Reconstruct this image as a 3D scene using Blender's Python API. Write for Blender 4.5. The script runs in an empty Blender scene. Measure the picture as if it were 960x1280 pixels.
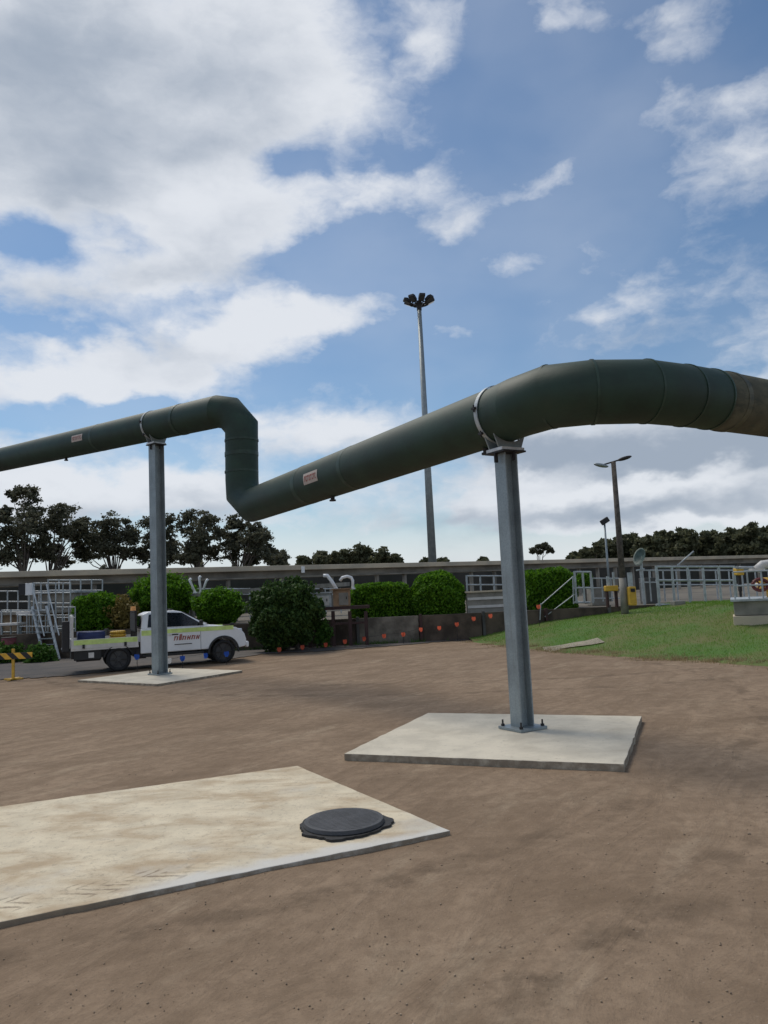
import bpy, bmesh, math, random
import numpy as np
from mathutils import Vector, Matrix
random.seed(7); rng = np.random.default_rng(7)
R = math.radians
C = bpy.context.scene.collection
S = bpy.context.scene

# ------------------------------------------------------------------ camera
CH = 2.0; F = 961.0; W0, H0 = 960.0, 1280.0
pitch, roll = math.atan(98/961), 0.0465
fw = Vector((0, math.cos(pitch), math.sin(pitch)))
u0 = Vector((0, -math.sin(pitch), math.cos(pitch))); r0 = Vector((1, 0, 0))
rt = r0*math.cos(roll) - u0*math.sin(roll)
up = r0*math.sin(roll) + u0*math.cos(roll)
cam = bpy.data.cameras.new('camera'); co = bpy.data.objects.new('camera', cam); C.objects.link(co)
cam.sensor_fit = 'VERTICAL'; cam.sensor_height = 36.0; cam.lens = 36.0*F/H0
cam.clip_start = 0.05; cam.clip_end = 3000
m = Matrix((rt, up, -fw)).transposed().to_4x4(); m.translation = (0, 0, CH); co.matrix_world = m
S.camera = co
def ray(px, py):
    return fw + rt*((px-W0/2)/F) - up*((py-H0/2)/F)
def at(px, py, Y):
    d = ray(px, py); return Vector((0, 0, CH)) + d*(Y/d.y)
def atz(px, py, z):
    d = ray(px, py); return Vector((0, 0, CH)) + d*((z-CH)/d.z)

# ------------------------------------------------------------------ view, world, sun
S.view_settings.view_transform = 'Standard'; S.view_settings.look = 'None'
S.view_settings.gamma = 1; S.view_settings.use_curve_mapping = False; S.view_settings.exposure = 0.0
SUN_EL, SUN_AZ = R(56), R(-40)          # azimuth measured from +Y (ahead) towards +X
wd = bpy.data.worlds.new('World'); S.world = wd; wd.use_nodes = True
nt = wd.node_tree; nt.nodes.clear()

class N:                                  # tiny expression helper for node trees
    def __init__(s, tree): s.t = tree
    def new(s, typ, **k):
        n = s.t.nodes.new(typ)
        for a, b in k.items(): setattr(n, a, b)
        return n
    def put(s, sock, v):
        if isinstance(v, bpy.types.NodeSocket): s.t.links.new(v, sock)
        else: sock.default_value = v
    def math(s, op, a, b=0.0, c=0.0, clamp=False):
        n = s.new('ShaderNodeMath', operation=op, use_clamp=clamp)
        s.put(n.inputs[0], a); s.put(n.inputs[1], b); s.put(n.inputs[2], c)
        return n.outputs[0]
    def vec(s, op, a, b=(0, 0, 0), c=(0, 0, 0), out=0):
        n = s.new('ShaderNodeVectorMath', operation=op)
        s.put(n.inputs[0], a); s.put(n.inputs[1], b)
        if op == 'MULTIPLY_ADD': s.put(n.inputs[2], c)
        return n.outputs[out]
    def scale(s, a, k):
        n = s.new('ShaderNodeVectorMath', operation='SCALE'); s.put(n.inputs[0], a); s.put(n.inputs['Scale'], k); return n.outputs[0]
    def noise(s, v, sc, det=4, ro=0.5, dist=0.0, out=0):
        n = s.new('ShaderNodeTexNoise'); s.put(n.inputs['Vector'], v)
        n.inputs['Scale'].default_value = sc; n.inputs['Detail'].default_value = det
        n.inputs['Roughness'].default_value = ro; n.inputs['Distortion'].default_value = dist
        return n.outputs[out]
    def ramp(s, x, a, b, lo=0.0, hi=1.0, smooth=True):
        n = s.new('ShaderNodeMapRange', clamp=True); n.interpolation_type = 'SMOOTHSTEP' if smooth else 'LINEAR'
        s.put(n.inputs[0], x); n.inputs[1].default_value = a; n.inputs[2].default_value = b
        n.inputs[3].default_value = lo; n.inputs[4].default_value = hi
        return n.outputs[0]
    def mix(s, f, a, b, mode='MIX'):
        n = s.new('ShaderNodeMix', data_type='RGBA', blend_type=mode)
        s.put(n.inputs[0], f)
        for i, v in ((6, a), (7, b)):
            if isinstance(v, tuple) and len(v) == 3: v = (*v, 1)
            s.put(n.inputs[i], v)
        return n.outputs[2]

w = N(nt)
sky = w.new('ShaderNodeTexSky', sky_type='NISHITA', sun_disc=False, sun_elevation=SUN_EL, sun_rotation=SUN_AZ)
sky.air_density = 1.0; sky.dust_density = 0.5; sky.ozone_density = 1.2; sky.altitude = 0
bgS = w.new('ShaderNodeBackground'); nt.links.new(w.mix(1.0, sky.outputs[0], (0.84, 1.0, 1.09), 'MULTIPLY'), bgS.inputs[0]); bgS.inputs[1].default_value = 0.086
geo = w.new('ShaderNodeTexCoord'); D_ = geo.outputs['Generated']
sep = w.new('ShaderNodeSeparateXYZ'); nt.links.new(D_, sep.inputs[0])
az = w.math('ARCTAN2', sep.outputs[0], sep.outputs[1]); el = w.math('ARCSINE', sep.outputs[2])
ae = w.new('ShaderNodeCombineXYZ'); nt.links.new(az, ae.inputs[0]); nt.links.new(el, ae.inputs[1])
# warped direction for billowing outlines
ds = w.vec('MULTIPLY', D_, (1, 1, 1.7))
wn = w.noise(ds, 5.0, 3, 0.5, out=1)
wf = w.noise(ds, 16.0, 4, 0.55, out=1)
wv = w.vec('ADD', w.vec('MULTIPLY_ADD', wn, (0.05, 0.04, 0.05), (-0.025, -0.02, -0.025)), w.vec('MULTIPLY_ADD', wf, (0.08, 0.06, 0.06), (-0.04, -0.03, -0.03)))
aew = w.vec('ADD', ae.outputs[0], wv)
dsw = w.vec('ADD', ds, w.scale(wv, 0.6))
def blobs(lst):
    acc = None
    for px, py, rx, ry, wt in lst:
        d = ray(px, py).normalized(); a, e = math.atan2(d.x, d.y), math.asin(d.z)
        kx, ky = F/rx, F/ry
        v = w.vec('MULTIPLY_ADD', aew, (kx, ky, 0), (-a*kx, -e*ky, 0))
        q = w.vec('DOT_PRODUCT', v, v, out=1)
        g = w.math('POWER', 0.3679, q)
        acc = w.math('MULTIPLY', g, wt) if acc is None else w.math('MULTIPLY_ADD', g, wt, acc)
    return acc
CL = [(110,60,260,130,1.0),(330,60,130,95,.75),(395,110,70,50,.45),(70,200,190,70,.75),(240,235,120,55,.75),(310,295,105,48,.65),
      (110,345,140,45,.6),(225,330,80,40,.4),(290,425,105,48,.95),(355,395,60,30,.6),(190,470,80,32,.75),(70,485,75,26,.85),(60,430,90,30,.3),
      (25,300,55,26,-.9),(165,300,40,14,-.35),(20,400,60,26,-.45),(370,215,50,22,-.55),(225,395,60,14,-.35),(390,325,80,24,-.45),(250,375,90,12,-.35),(440,445,60,26,-.3),(90,412,90,14,-.45),(130,275,60,10,-.3),(20,525,80,20,-.4),(180,515,120,14,-.5),(260,150,60,14,-.2),
      (430,245,60,24,.6),(505,238,60,22,.55),(583,275,42,28,.6),(455,385,70,26,.5),(400,410,60,30,.3),(480,490,60,18,.35),(575,415,42,16,.55),(395,490,35,14,.35),
      (655,235,45,16,.45),(690,212,35,14,.35),(700,15,55,20,.55),(820,12,80,20,.5),(850,60,45,20,.4),(535,60,45,28,.5),(560,10,60,20,.3),
      (945,118,52,22,.62),(845,140,46,24,.45),(905,190,80,30,.28),(735,330,90,45,.24),(640,330,40,20,.3),(900,215,90,40,.2),(890,400,130,50,.24),(795,375,40,16,.35),
      (430,535,90,26,.8),(350,555,70,26,.5),(95,625,150,34,.8),(255,615,70,26,.7),(10,600,60,24,.5),(440,600,170,30,.3),(460,655,200,30,.42),
      (700,545,120,30,.6),(860,570,230,48,.9),(680,620,200,40,.55),(880,640,190,30,.7),(820,480,200,24,.05),
      (-250,100,260,300,.8),(1200,300,150,150,.3),(1250,560,300,120,.9),(-300,560,300,100,.6)]
B_ = blobs(CL)
n1 = w.noise(dsw, 8.0, 10, 0.60)
n2 = w.noise(dsw, 2.4, 4, 0.5)
# overall sky behind the viewer also has broken cloud
back = w.ramp(sep.outputs[1], 0.5, -0.3, 0, 0.45)
dens = w.math('ADD', w.math('MULTIPLY_ADD', w.math('SUBTRACT', n1, 0.5), 1.75, B_), w.math('ADD', back, w.math('MULTIPLY', w.math('SUBTRACT', n2, 0.5), 0.15)))
cov = w.ramp(dens, 0.10, 0.95)
thin = w.ramp(n2, 0.35, 0.75, 0.0, 0.22)
cov = w.math('MAXIMUM', w.math('MULTIPLY', cov, 0.96), thin)
cov = w.math('MAXIMUM', cov, w.ramp(el, 0.15, 0.0, 0, 0.9))
GR = [(860,565,240,38,.95),(640,560,70,22,.5),(880,640,190,16,.3),(150,110,240,90,.32),(60,250,110,40,.22),(230,345,120,22,.35),(190,430,70,25,.3),(30,60,110,90,.15),(100,650,120,16,.4),(260,640,60,14,.3),(430,560,90,12,.25),(700,640,200,14,.4),(850,405,60,20,.3),(300,400,100,34,-.6),(360,392,50,20,-.5),(70,480,70,18,-.5),(250,250,80,30,-.35),(790,604,170,12,-.75),(660,590,60,12,-.5),(880,655,120,8,-.4),(430,528,70,14,-.5),(110,602,140,12,-.5),(500,235,90,20,-.4),(90,380,110,25,.3),(520,650,140,20,.2)]
G_ = blobs(GR)
n3 = w.noise(w.vec('MULTIPLY', w.vec('ADD', dsw, (0.03, 0.0, 0.09)), (1, 1, 1.35)), 6.0, 6, 0.54)
k = w.math('ADD', w.math('MULTIPLY_ADD', w.math('SUBTRACT', n3, 0.5), 1.25, G_), w.ramp(dens, 0.7, 1.7, 0, 0.30))
k = w.ramp(k, -0.15, 0.95)
ccol = w.mix(k, (0.77, 0.80, 0.85), (0.345, 0.405, 0.495))
bgC = w.new('ShaderNodeBackground'); nt.links.new(ccol, bgC.inputs[0]); bgC.inputs[1].default_value = 1.0
mxs = w.new('ShaderNodeMixShader'); nt.links.new(cov, mxs.inputs[0]); nt.links.new(bgS.outputs[0], mxs.inputs[1]); nt.links.new(bgC.outputs[0], mxs.inputs[2])
wo = w.new('ShaderNodeOutputWorld'); nt.links.new(mxs.outputs[0], wo.inputs[0])
wd.cycles.sampling_method = 'MANUAL'; wd.cycles.sample_map_resolution = 512

sl = bpy.data.lights.new('sun', 'SUN'); sl.energy = 2.0; sl.angle = R(24); sl.color = (1.0, 0.93, 0.82)
so = bpy.data.objects.new('sun', sl); C.objects.link(so)
sd = Vector((math.sin(SUN_AZ)*math.cos(SUN_EL), math.cos(SUN_AZ)*math.cos(SUN_EL), math.sin(SUN_EL)))
so.rotation_euler = sd.to_track_quat('Z', 'Y').to_euler(); so.location = (0, 0, 30)

# ------------------------------------------------------------------ materials
def mat(name, col, rough=0.8, metal=0.0, var=0.15, vs=6.0, col2=None, bump=0.0, bs=30.0, spec=0.5, fn=None):
    mt = bpy.data.materials.new(name); mt.use_nodes = True
    t = mt.node_tree; q = N(t); b = t.nodes['Principled BSDF']
    b.inputs['Roughness'].default_value = rough; b.inputs['Metallic'].default_value = metal
    b.inputs['Specular IOR Level'].default_value = spec
    tc = q.new('ShaderNodeTexCoord').outputs['Object']
    c2 = col2 or tuple(x*(1-var) for x in col); c1 = col if col2 else tuple(min(1, x*(1+var)) for x in col)
    f = q.ramp(q.noise(tc, vs, 6, 0.6), 0.35, 0.65)
    c = q.mix(f, c1, c2)
    if fn: c = fn(q, tc, c, b)
    t.links.new(c, b.inputs['Base Color'])
    if bump:
        bn = q.new('ShaderNodeBump'); bn.inputs['Strength'].default_value = bump; bn.inputs['Distance'].default_value = 0.02
        q.put(bn.inputs['Height'], q.noise(tc, bs, 6, 0.6)); t.links.new(bn.outputs[0], b.inputs['Normal'])
    return mt

def pipe_fn(q, tc, c, b):
    # dust settled on upward faces and streaks of grime along the run
    g = q.new('ShaderNodeNewGeometry'); s = q.new('ShaderNodeSeparateXYZ'); q.t.links.new(g.outputs['Normal'], s.inputs[0])
    st = q.noise(q.vec('MULTIPLY', tc, (1.0, 1.0, 6.0)), 1.6, 8, 0.65)
    dust = q.math('MULTIPLY', q.ramp(s.outputs[2], 0.1, 1.0), q.ramp(st, 0.35, 0.7, 0.15, 0.75))
    c = q.mix(dust, c, (0.058, 0.082, 0.052))
    blot = q.ramp(q.noise(tc, 0.8, 5, 0.6), 0.52, 0.72, 0, 0.5)
    return q.mix(blot, c, (0.028, 0.040, 0.024))
M = {}
M['pipe'] = mat('green_pipe', (0.012, 0.034, 0.020), 0.6, vs=1.5, var=0.22, bump=0.10, bs=14, fn=pipe_fn)
M['pipe_band'] = mat('green_band', (0.020, 0.044, 0.028), 0.5, vs=3, var=0.3, bump=0.1)
def pipe_old(q, tc, c, b):
    st = q.noise(q.vec('MULTIPLY', tc, (2.5, 0.8, 5.0)), 1.5, 8, 0.7)
    return q.mix(q.ramp(st, 0.4, 0.68), c, (0.045, 0.052, 0.036))
M['pipe_old'] = mat('weathered_pipe', (0.095, 0.092, 0.058), 0.65, vs=2.5, var=0.25, bump=0.15, bs=12, fn=pipe_old)
def galv_fn(q, tc, c, b):
    v = q.new('ShaderNodeTexVoronoi'); q.put(v.inputs['Vector'], tc); v.inputs['Scale'].default_value = 40
    c = q.mix(q.math('MULTIPLY', v.outputs['Distance'], 0.45), c, (0.16, 0.18, 0.19))
    st = q.ramp(q.noise(q.vec('MULTIPLY', tc, (9, 9, 0.7)), 1.5, 5, 0.6), 0.5, 0.72, 0, 0.45)
    return q.mix(st, c, (0.17, 0.17, 0.155))
M['galv'] = mat('galvanised_steel', (0.30, 0.345, 0.36), 0.5, 0.35, vs=3, var=0.12, fn=galv_fn)
M['galv_light'] = mat('galvanised_rail', (0.40, 0.43, 0.44), 0.5, 0.2, vs=5, var=0.15)
M['bright_steel'] = mat('bright_steel', (0.62, 0.62, 0.62), 0.45, 0.2, vs=8)
M['dark_steel'] = mat('dark_steel', (0.022, 0.018, 0.018), 0.6, 0.1)
M['rubber'] = mat('rubber', (0.015, 0.015, 0.016), 0.85)
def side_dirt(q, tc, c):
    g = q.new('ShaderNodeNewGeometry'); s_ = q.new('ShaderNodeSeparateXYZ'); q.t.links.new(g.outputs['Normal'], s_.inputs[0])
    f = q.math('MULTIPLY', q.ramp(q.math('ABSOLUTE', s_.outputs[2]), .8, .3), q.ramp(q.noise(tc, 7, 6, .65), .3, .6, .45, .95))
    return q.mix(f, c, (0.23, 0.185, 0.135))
def conc_fn(q, tc, c, b):
    st = q.ramp(q.noise(q.vec('MULTIPLY', tc, (1.2, 2.4, 1)), 1.1, 8, 0.65, 0.4), 0.42, 0.68, 0, 0.8)
    c = q.mix(st, c, (0.42, 0.30, 0.175))
    fl = q.ramp(q.noise(tc, 20, 6, 0.75), 0.52, 0.68, 0, 0.5)
    c = q.mix(fl, c, (0.28, 0.22, 0.16))
    wh = q.ramp(q.noise(q.vec('ADD', tc, (5, 3, 0)), 0.9, 6, 0.6), 0.55, 0.72, 0, 0.55)
    return side_dirt(q, tc, q.mix(wh, c, (0.60, 0.57, 0.50)))
M['slab'] = mat('slab_concrete', (0.47, 0.43, 0.355), 0.85, vs=3, var=0.08, bump=0.25, bs=60, fn=conc_fn)
def slab_grey(q, tc, c, b):
    st = q.ramp(q.noise(q.vec('MULTIPLY', tc, (1.4, 2.4, 1)), 0.8, 8, 0.65, 0.3), 0.5, 0.75, 0, 0.5)
    c = q.mix(st, c, (0.44, 0.37, 0.27))
    fl = q.ramp(q.noise(tc, 18, 6, 0.7), 0.56, 0.72, 0, 0.45)
    return side_dirt(q, tc, q.mix(fl, c, (0.28, 0.23, 0.17)))
M['slab_grey'] = mat('slab_grey', (0.62, 0.555, 0.435), 0.85, vs=2, var=0.10, bump=0.25, bs=60, fn=slab_grey)
M['concrete'] = mat('old_concrete', (0.24, 0.225, 0.195), 0.9, vs=1.2, var=0.25, bump=0.2, bs=10)
M['concrete_dark'] = mat('stained_concrete', (0.085, 0.085, 0.08), 0.9, vs=0.6, var=0.35)
M['coping'] = mat('coping_concrete', (0.58, 0.49, 0.36), 0.9, vs=0.5, col2=(0.42, 0.37, 0.29), bump=0.1)
M['brick'] = mat('red_brick', (0.22, 0.12, 0.075), 0.9, vs=9, var=0.3)
M['earth_wall'] = mat('earthy_concrete', (0.085, 0.065, 0.048), 0.95, vs=1.4, var=0.4, bump=0.3, bs=6)
M['channel'] = mat('channel_concrete', (0.25, 0.23, 0.20), 0.9, vs=0.5, var=0.3)
M['shade_back_wall'] = mat('channel_shade_wall', (0.055, 0.05, 0.042), 0.9, vs=0.3, col2=(0.025, 0.027, 0.02))  # dark colour stands for the shade in the open space below the channel
M['mud_panel'] = mat('mud_stained_panel', (0.17, 0.15, 0.12), 0.95, vs=1.5, var=0.4)
M['tank_tan'] = mat('tank_tan', (0.26, 0.19, 0.125), 0.9, vs=1.3, var=0.35)
M['asphalt'] = mat('asphalt', (0.125, 0.105, 0.09), 0.95, vs=1.1, col2=(0.085, 0.078, 0.07), bump=0.3, bs=60)
M['white'] = mat('white_paint', (0.74, 0.75, 0.76), 0.35, vs=2, var=0.04)
M['white_dusty'] = mat('dusty_white', (0.60, 0.58, 0.55), 0.5, vs=3, var=0.1)
M['lime'] = mat('lime_stripe', (0.56, 0.70, 0.22), 0.4, vs=5, var=0.12)
M['glass'] = mat('dark_glass', (0.018, 0.025, 0.035), 0.08, spec=0.9, var=0.05)
M['black'] = mat('black_plastic', (0.018, 0.018, 0.019), 0.6)
M['lid'] = mat('lid_iron', (0.060, 0.061, 0.066), 0.62, 0.1, vs=8, var=0.2, bump=0.35, bs=70)
M['lid_rim'] = mat('rim_iron', (0.014, 0.014, 0.015), 0.7, vs=14, var=0.3)
M['orange'] = mat('orange_plastic', (0.95, 0.42, 0.13), 0.5)
M['flag_orange'] = mat('orange_flag', (0.95, 0.24, 0.13), 0.7)
M['flag_blue'] = mat('blue_flag', (0.05, 0.16, 0.60), 0.7)
M['blue'] = mat('blue_tarp', (0.022, 0.035, 0.11), 0.7)
M['yellow'] = mat('yellow_paint', (0.60, 0.36, 0.04), 0.5, vs=6, var=0.12)
M['red'] = mat('red_print', (0.30, 0.07, 0.05), 0.6)
M['maroon'] = mat('maroon_steel', (0.045, 0.018, 0.016), 0.6)
M['tan'] = mat('tan_panel', (0.30, 0.19, 0.11), 0.8, vs=3, var=0.25)
M['label'] = mat('label_sheet', (0.50, 0.42, 0.36), 0.6, vs=9, var=0.1)
M['timber'] = mat('pole_timber', (0.085, 0.072, 0.06), 0.9, vs=8, var=0.35, bump=0.3)
M['teal'] = mat('teal_dish', (0.11, 0.165, 0.15), 0.5)
M['bark'] = mat('bark', (0.12, 0.10, 0.085), 0.9, vs=2, var=0.4)
M['rim_metal'] = mat('wheel_metal', (0.05, 0.05, 0.052), 0.5, 0.3)
M['stone'] = mat('stone', (0.30, 0.22, 0.15), 0.9, vs=20, var=0.4)
M['lamp'] = mat('clear_lamp', (0.55, 0.6, 0.68), 0.15, spec=0.9)

def leafmat(name, c1, c2, trans=0.25):
    mt = bpy.data.materials.new(name); mt.use_nodes = True
    t = mt.node_tree; q = N(t); b = t.nodes['Principled BSDF']; b.inputs['Roughness'].default_value = 0.65
    b.inputs['Specular IOR Level'].default_value = 0.25
    g = q.new('ShaderNodeNewGeometry')
    c = q.mix(g.outputs['Random Per Island'], c1, c2)
    t.links.new(c, b.inputs['Base Color'])
    tr = q.new('ShaderNodeBsdfTranslucent'); t.links.new(c, tr.inputs[0])
    mx = q.new('ShaderNodeMixShader'); mx.inputs[0].default_value = trans
    t.links.new(b.outputs[0], mx.inputs[1]); t.links.new(tr.outputs[0], mx.inputs[2])
    t.links.new(mx.outputs[0], t.nodes['Material Output'].inputs[0])
    return mt
M['gum'] = leafmat('gum_leaves', (0.052, 0.060, 0.038), (0.175, 0.170, 0.110), 0.38)
M['farleaf'] = leafmat('far_leaves', (0.065, 0.075, 0.038), (0.18, 0.18, 0.10), 0.38)
M['hedge'] = leafmat('hedge_leaves', (0.032, 0.105, 0.006), (0.16, 0.33, 0.018), 0.38)
M['bush'] = leafmat('bush_leaves', (0.018, 0.050, 0.010), (0.075, 0.13, 0.028), 0.2)
M['dry'] = leafmat('dry_leaves', (0.12, 0.10, 0.03), (0.26, 0.19, 0.05), 0.25)
M['grass'] = leafmat('grass_blades', (0.070, 0.19, 0.014), (0.22, 0.37, 0.04), 0.35)
M['flag_orange'] = leafmat('orange_flag', (0.95, 0.26, 0.15), (0.98, 0.34, 0.20), 0.5)
M['weed'] = leafmat('weeds', (0.03, 0.10, 0.012), (0.10, 0.19, 0.03), 0.25)
M['straw'] = leafmat('straw', (0.26, 0.20, 0.10), (0.50, 0.39, 0.21), 0.15)

def dirt_mat():
    mt = bpy.data.materials.new('graded_dirt'); mt.use_nodes = True
    t = mt.node_tree; q = N(t); b = t.nodes['Principled BSDF']; b.inputs['Roughness'].default_value = 0.95
    b.inputs['Specular IOR Level'].default_value = 0.15
    tc = q.new('ShaderNodeTexCoord').outputs['Object']
    rot = q.new('ShaderNodeVectorRotate', rotation_type='Z_AXIS'); q.put(rot.inputs[0], tc); rot.inputs['Angle'].default_value = R(33)
    st = q.vec('MULTIPLY', rot.outputs[0], (1.9, 0.6, 1))
    big = q.ramp(q.noise(tc, 0.35, 5, 0.6), 0.3, 0.7)
    c = q.mix(big, (0.285, 0.202, 0.134), (0.36, 0.262, 0.177))
    streak = q.ramp(q.noise(st, 1.2, 8, 0.66, 1.2), 0.36, 0.64)
    c = q.mix(q.math('MULTIPLY', streak, 0.45), c, (0.175, 0.120, 0.076))
    far = q.vec('MULTIPLY', tc, (0.7, 1.4, 1))
    s2 = q.ramp(q.noise(far, 0.8, 7, 0.65, 0.4), 0.45, 0.68)
    c = q.mix(q.math('MULTIPLY', s2, 0.45), c, (0.165, 0.114, 0.072))
    pale = q.ramp(q.noise(q.vec('ADD', st, (9, 4, 0)), 0.9, 7, 0.65), 0.52, 0.72, 0, 0.55)
    c = q.mix(pale, c, (0.42, 0.325, 0.225))
    mid = q.ramp(q.noise(tc, 7, 6, 0.65), 0.40, 0.62, 0, 0.42)
    c = q.mix(mid, c, (0.190, 0.132, 0.086))
    fine = q.ramp(q.noise(tc, 60, 4, 0.7), 0.5, 0.7, 0, 0.30)
    c = q.mix(fine, c, (0.12, 0.085, 0.062))
    # faint wheel tracks curving across the lot
    sp = q.new('ShaderNodeSeparateXYZ'); q.t.links.new(tc, sp.inputs[0])
    for cx_, cy_, rad, wd2 in ((9.5, -3.0, 9.6, .20), (9.5, -3.0, 11.3, .20), (-6.0, 16.5, 12.4, .18), (-6.0, 16.5, 14.0, .18), (3.0, 30, 13.5, .2), (3.0, 30, 15.2, .2)):
        v_ = q.vec('SUBTRACT', tc, (cx_, cy_, 0)); ln = q.vec('LENGTH', q.vec('MULTIPLY', v_, (1, 1, 0)), out=1)
        dd = q.math('ABSOLUTE', q.math('ADD', q.math('SUBTRACT', ln, rad), q.math('MULTIPLY', q.math('SUBTRACT', q.noise(tc, 1.5, 3, .5), .5), .25)))
        tk = q.math('MULTIPLY', q.ramp(dd, wd2, wd2*.4), q.ramp(q.noise(tc, 2.2, 6, .65), .42, .62, 0, .5))
        c = q.mix(tk, c, (0.125, 0.088, 0.058))
    spk = q.ramp(q.noise(tc, 34, 3, 0.6), 0.66, 0.76, 0, 0.5)
    c = q.mix(spk, c, (0.40, 0.32, 0.25))
    t.links.new(c, b.inputs['Base Color'])
    h = q.math('ADD', q.math('MULTIPLY', q.noise(tc, 40, 8, 0.7), 0.4), q.math('ADD', q.math('MULTIPLY', streak, -0.5), q.math('MULTIPLY', q.noise(tc, 6, 6, 0.6), 1.3)))
    bn = q.new('ShaderNodeBump'); bn.inputs['Strength'].default_value = 0.55; bn.inputs['Distance'].default_value = 0.03
    q.put(bn.inputs['Height'], h); t.links.new(bn.outputs[0], b.inputs['Normal'])
    return mt
M['dirt'] = dirt_mat()
M['turf'] = mat('turf_soil', (0.075, 0.16, 0.022), 0.95, vs=0.6, col2=(0.14, 0.145, 0.045), bump=0.4, bs=12)
M['terrace'] = mat('terrace_soil', (0.14, 0.12, 0.09), 0.95, vs=0.4, var=0.3)

# ------------------------------------------------------------------ mesh helpers
def link(name, me, material, parent=None, smooth=False):
    o = bpy.data.objects.new(name, me); C.objects.link(o)
    if isinstance(material, str): material = M[material]
    me.materials.append(material)
    if smooth: me.polygons.foreach_set('use_smooth', [True]*len(me.polygons))
    if parent: o.parent = parent
    return o
def obj(name, bm, material, parent=None, smooth=False, bevel=0):
    bm.normal_update()
    me = bpy.data.meshes.new(name); bm.to_mesh(me); bm.free()
    o = link(name, me, material, parent, smooth)
    if bevel:
        b = o.modifiers.new('bevel', 'BEVEL'); b.width = bevel; b.segments = 2; b.limit_method = 'ANGLE'
    return o
def thing(name, label, cat, loc=(0, 0, 0), rz=0, group=None):
    o = bpy.data.objects.new(name, None); C.objects.link(o); o.location = loc; o.rotation_euler = (0, 0, rz)
    o.empty_display_size = 0.2
    return tag(o, label, cat, group)
def tag(o, label, cat, group=None):
    o['label'] = label; o['category'] = cat
    if group: o['group'] = group
    return o
def struct(o): o['kind'] = 'structure'; return o
def box(bm, c, s, rz=0, mtx=None):
    r = bmesh.ops.create_cube(bm, size=1)
    mm = Matrix.Translation(Vector(c)) @ Matrix.Rotation(rz, 4, 'Z') @ Matrix.Diagonal((*s, 1))
    bmesh.ops.transform(bm, matrix=(mtx @ mm) if mtx else mm, verts=r['verts'])
def tube(bm, a, b, r1, r2=None, seg=10):
    a, b = Vector(a), Vector(b); r2 = r1 if r2 is None else r2
    d = b-a
    r = bmesh.ops.create_cone(bm, cap_ends=True, segments=seg, radius1=r1, radius2=r2, depth=d.length)
    bmesh.ops.transform(bm, matrix=Matrix.Translation((a+b)/2) @ d.to_track_quat('Z', 'Y').to_matrix().to_4x4(), verts=r['verts'])
def new(): return bmesh.new()
def prism(bm, pts, z0, z1):
    lo = [bm.verts.new((p[0], p[1], z0)) for p in pts]; hi = [bm.verts.new((p[0], p[1], z1)) for p in pts]
    n = len(pts)
    bm.faces.new(hi); bm.faces.new(lo[::-1])
    for i in range(n): bm.faces.new((lo[i], lo[(i+1) % n], hi[(i+1) % n], hi[i]))
    bmesh.ops.recalc_face_normals(bm, faces=bm.faces[:])
def xprism(bm, pts, y0, y1):                # profile in x,z extruded along y
    a = [bm.verts.new((p[0], y0, p[1])) for p in pts]; b = [bm.verts.new((p[0], y1, p[1])) for p in pts]
    n = len(pts); bm.faces.new(a); bm.faces.new(b[::-1])
    for i in range(n): bm.faces.new((a[i], b[i], b[(i+1) % n], a[(i+1) % n]))
    bmesh.ops.recalc_face_normals(bm, faces=bm.faces[:])
def sweep(pts, r, seg=40, caps=True, pre=None, post=None):
    """mitred tube through points"""
    bm = new(); pts = [Vector(p) for p in pts]; n = len(pts); rings = []
    for i, p in enumerate(pts):
        if i == 0 and pre is not None: e0 = (pts[0]-Vector(pre)).normalized()
        d1 = (pts[i]-pts[i-1]).normalized() if i else (pts[1]-pts[0]).normalized()
        d2 = (pts[i+1]-pts[i]).normalized() if i < n-1 else d1
        if i == 0 and pre is not None: d2 = e0
        if i == n-1 and post is not None: d2 = (Vector(post)-pts[-1]).normalized()
        nn = (d1+d2).normalized()
        # reference frame about d1
        ref = Vector((0, 0, 1)) if abs(d1.z) < 0.9 else REFV
        s = d1.cross(ref).normalized(); u = s.cross(d1).normalized()
        if i == 0: fs, fu = s, u
        else:                               # parallel transport
            dp = (pts[i]-pts[i-1]).normalized()
            fs = (fs - dp*fs.dot(dp)).normalized(); fu = dp.cross(fs)*-1
            fu = (fu - dp*fu.dot(dp)).normalized()
        ring = []
        for k in range(seg):
            a = 2*math.pi*k/seg
            v = (fs*math.cos(a)+fu*math.sin(a))*r
            t = -v.dot(nn)/d1.dot(nn)       # project along d1 on the mitre plane
            ring.append(bm.verts.new(p+v+d1*t))
        rings.append(ring)
    for i in range(n-1):
        for k in range(seg):
            bm.faces.new((rings[i][k], rings[i][(k+1) % seg], rings[i+1][(k+1) % seg], rings[i+1][k]))
    if caps: bm.faces.new(rings[0][::-1]); bm.faces.new(rings[-1])
    bmesh.ops.recalc_face_normals(bm, faces=bm.faces[:])
    return bm
REFV = Vector((0, 1, 0))
def quads(P, size, asp=1.6, flat=0.0, dirn=None):
    """leaf quads at points P (N,3); returns verts, faces"""
    n = len(P)
    a = rng.normal(size=(n, 3)); a[:, 2] *= (1-flat); a /= np.linalg.norm(a, axis=1)[:, None]
    b = rng.normal(size=(n, 3)); b -= (b*a).sum(1)[:, None]*a; b /= np.linalg.norm(b, axis=1)[:, None]
    s = size*rng.uniform(0.6, 1.3, n)[:, None]
    v = np.stack([P-a*s*asp/2, P+b*s/2, P+a*s*asp/2, P-b*s/2], 1).reshape(-1, 3)
    f = np.arange(4*n).reshape(n, 4)
    return v, f
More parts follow.
